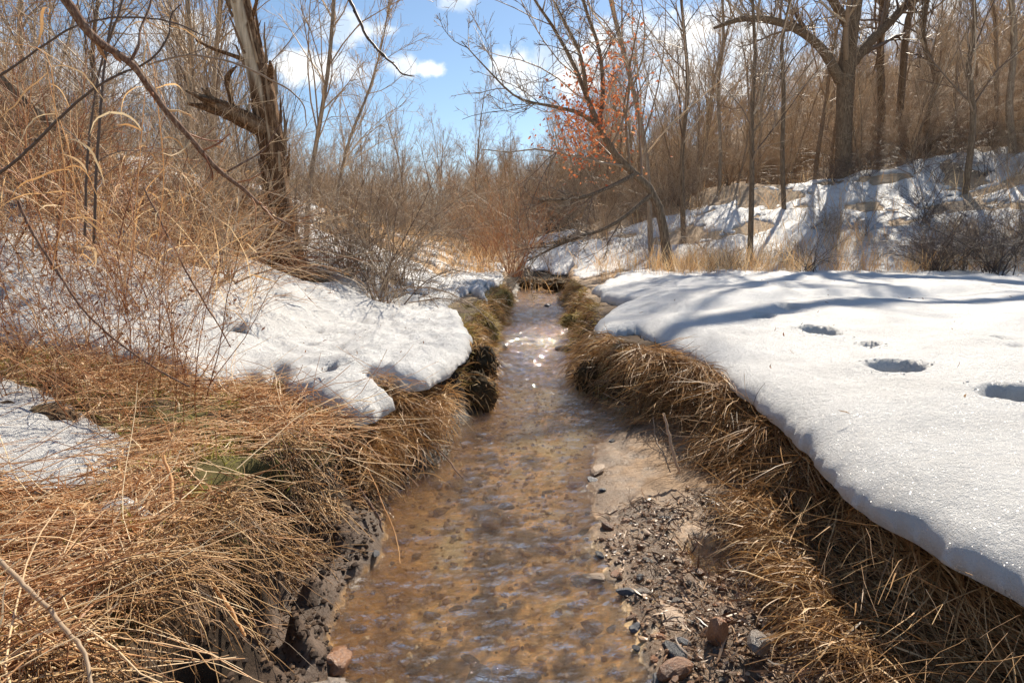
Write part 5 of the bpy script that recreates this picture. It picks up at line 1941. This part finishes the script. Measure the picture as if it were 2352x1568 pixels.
m_ = 4200
y = rs.uniform(1.2, 3.0, m_)
x = np.interp(y, YR, WR) + (np.interp(y, YR, T1R) - np.interp(y, YR, WR) + .12) * rs.rand(m_) ** .7
ok = sandy(x, y) < 2.8 + .2 * rs.rand(m_)
x, y = x[ok], y[ok]
m_ = len(x)
th = rs.rand(m_) * 6.28
stuff('wet_litter', 'wet dark shreds of leaves and straw on the gravel shelf',
      [grass('', '', np.stack([x, y, ground(x, y) + .012], -1), np.stack([np.cos(th), np.sin(th), rs.normal(.1, .3, m_)], -1), .02 + .09 * rs.rand(m_) ** 2, 5, None, rs, width=.001 + .0035 * rs.rand(m_) ** 2, wander=.25, grav=.05, floor=gfl, fh=.006)], 'grit')
m_ = 420
y = rs.uniform(2.5, 11, m_)
x = np.where(rs.rand(m_) < .6, -rs.uniform(.12, .8, m_) * y, rs.uniform(.15, .8, m_) * y)
th = rs.rand(m_) * 6.28
ok = (fR(x, y) > .1) & (rs.rand(m_) < .35) | (fL(x, y) > .05)
x, y, th = x[ok], y[ok], th[ok]
m_ = len(x)
stuff('snow_flecks', 'bits of dead leaf and bark lying on the snow',
      [grass('', '', np.stack([x, y, surf(x, y) + .004], -1), np.stack([np.cos(th), np.sin(th), rs.normal(.2, .3, m_)], -1), .01 + .06 * rs.rand(m_) ** 2, 4, None, rs, width=.002 + .003 * rs.rand(m_), wander=.3, grav=.0)], 'dead_leaf')

pts_ = []
for (u, v, sx, sy, dp) in PRR[:5] + PRL[:2]:
    c = on(u, v, .6)
    for k_ in range(46):
        a = rs.uniform(0, 6.28)
        q = 1.0 + .9 * rs.rand() ** 2
        pts_.append((c[0] + sx * q * math.cos(a), c[1] + sy * q * math.sin(a)))
pts_ = np.array(pts_)
zz = np.where(pts_[:, 0] > 0, macro(pts_[:, 0], pts_[:, 1]) - .015 + thickR(pts_[:, 0], pts_[:, 1]), macro(pts_[:, 0], pts_[:, 1]) - .012 + thickL(pts_[:, 0], pts_[:, 1]))
m_ = len(pts_)
sz_ = (.002 + .006 * rs.rand(m_) ** 3)[:, None, None]
V = (iv[None] * (1 + .2 * rs.randn(m_, len(iv), 1)) * sz_ + np.concatenate([pts_, zz[:, None]], 1)[:, None, :]).reshape(-1, 3)
F = (itri[None] + (np.arange(m_) * len(iv))[:, None, None]).reshape(-1, 3)
tag(obj('snow_crumbs', mkmesh('snow_crumbs', V, F, M['snow'], None, False)), 'crumbs of snow kicked up round the tracks', kind='stuff')

# clods of turf broken from the banks
def clod_mesh(seed, mat):
    bm = bmesh.new()
    bmesh.ops.create_icosphere(bm, subdivisions=5, radius=1)
    co = np.array([v.co for v in bm.verts])
    f = 1 + .55 * (fbm(co[:, 0] * 1.3 + seed, co[:, 1] * 1.3 + co[:, 2] * 1.1, seed, 3) - .5) + .45 * (fbm(co[:, 0] * 5 + seed + co[:, 2] * 3, co[:, 1] * 5 - co[:, 2] * 4, seed + 3, 4, .65) - .5)
    co = co * f[:, None]
    for v, c in zip(bm.verts, co):
        v.co = c
    me_ = bpy.data.meshes.new('clod')
    bm.to_mesh(me_)
    bm.free()
    for p_ in me_.polygons:
        p_.use_smooth = True
    me_.materials.append(M[mat])
    return me_


CL = [clod_mesh(801, 'clod'), clod_mesh(802, 'clod_moss'), clod_mesh(803, 'clod')]


def clod(u, v, Y_, r, var, label, sz=.8):
    c = at(u, v, Y_)
    e = obj('turf_clod', None, loc=tuple(c), rot=(0, 0, rs.rand() * 6))
    tag(e, label, 'clod')
    rr_ = np.array(r)
    obj('soil', CL[var], e, scale=tuple(rr_))
    m_ = 900 if var == 1 else 420
    d = nrm(rs.randn(m_, 3) + np.array([0, 0, .25]))
    B = d * rr_[None] * .98
    V, F, A = grass('', '', B, d * .6 + rs.randn(m_, 3) * .4, .04 + .08 * rs.rand(m_), 5, None, rs, width=.0025 + .002 * rs.rand(m_), wander=.15, grav=.25)
    tag(obj('grass_tuft', mkmesh('grass_tuft', V, F, M['bank_moss' if var == 1 else 'straw_dark'], {'tint': A}), e), kind='stuff')


clod(1102, 842, 5.3, (.15, .18, .19), 0, 'dark overhanging clod of turf on the left bank below the snow lobe')
clod(1092, 905, 4.9, (.15, .17, .15), 2, 'dark lower clod of turf touching the water under the left snow lobe')
clod(1110, 760, 7.6, (.16, .22, .20), 1, 'mossy yellow clod of turf on the left bank above the riffle')
clod(1085, 725, 8.6, (.16, .3, .13), 1, 'mossy tan clod of turf beside the dripping snow edge')
clod(1158, 690, 11, (.12, .3, .16), 1, 'grassy clod at the far left bank before the bend')
clod(1345, 738, 9.2, (.22, .35, .13), 1, 'mossy clod on the right bank beside the snow tip')
clod(1290, 652, 17.5, (.6, .4, .16), 0, 'dark turf bank across the far bend of the stream')
clod(1335, 668, 15, (.35, .35, .16), 0, 'dark grassy clod right of the far bend')
clod(1372, 862, 5.5, (.16, .22, .16), 0, 'bulging dark clod of turf under the right snow tip')
clod(1220, 650, 18.5, (.5, .4, .16), 0, 'dark turf clod below the red-brown shrub')
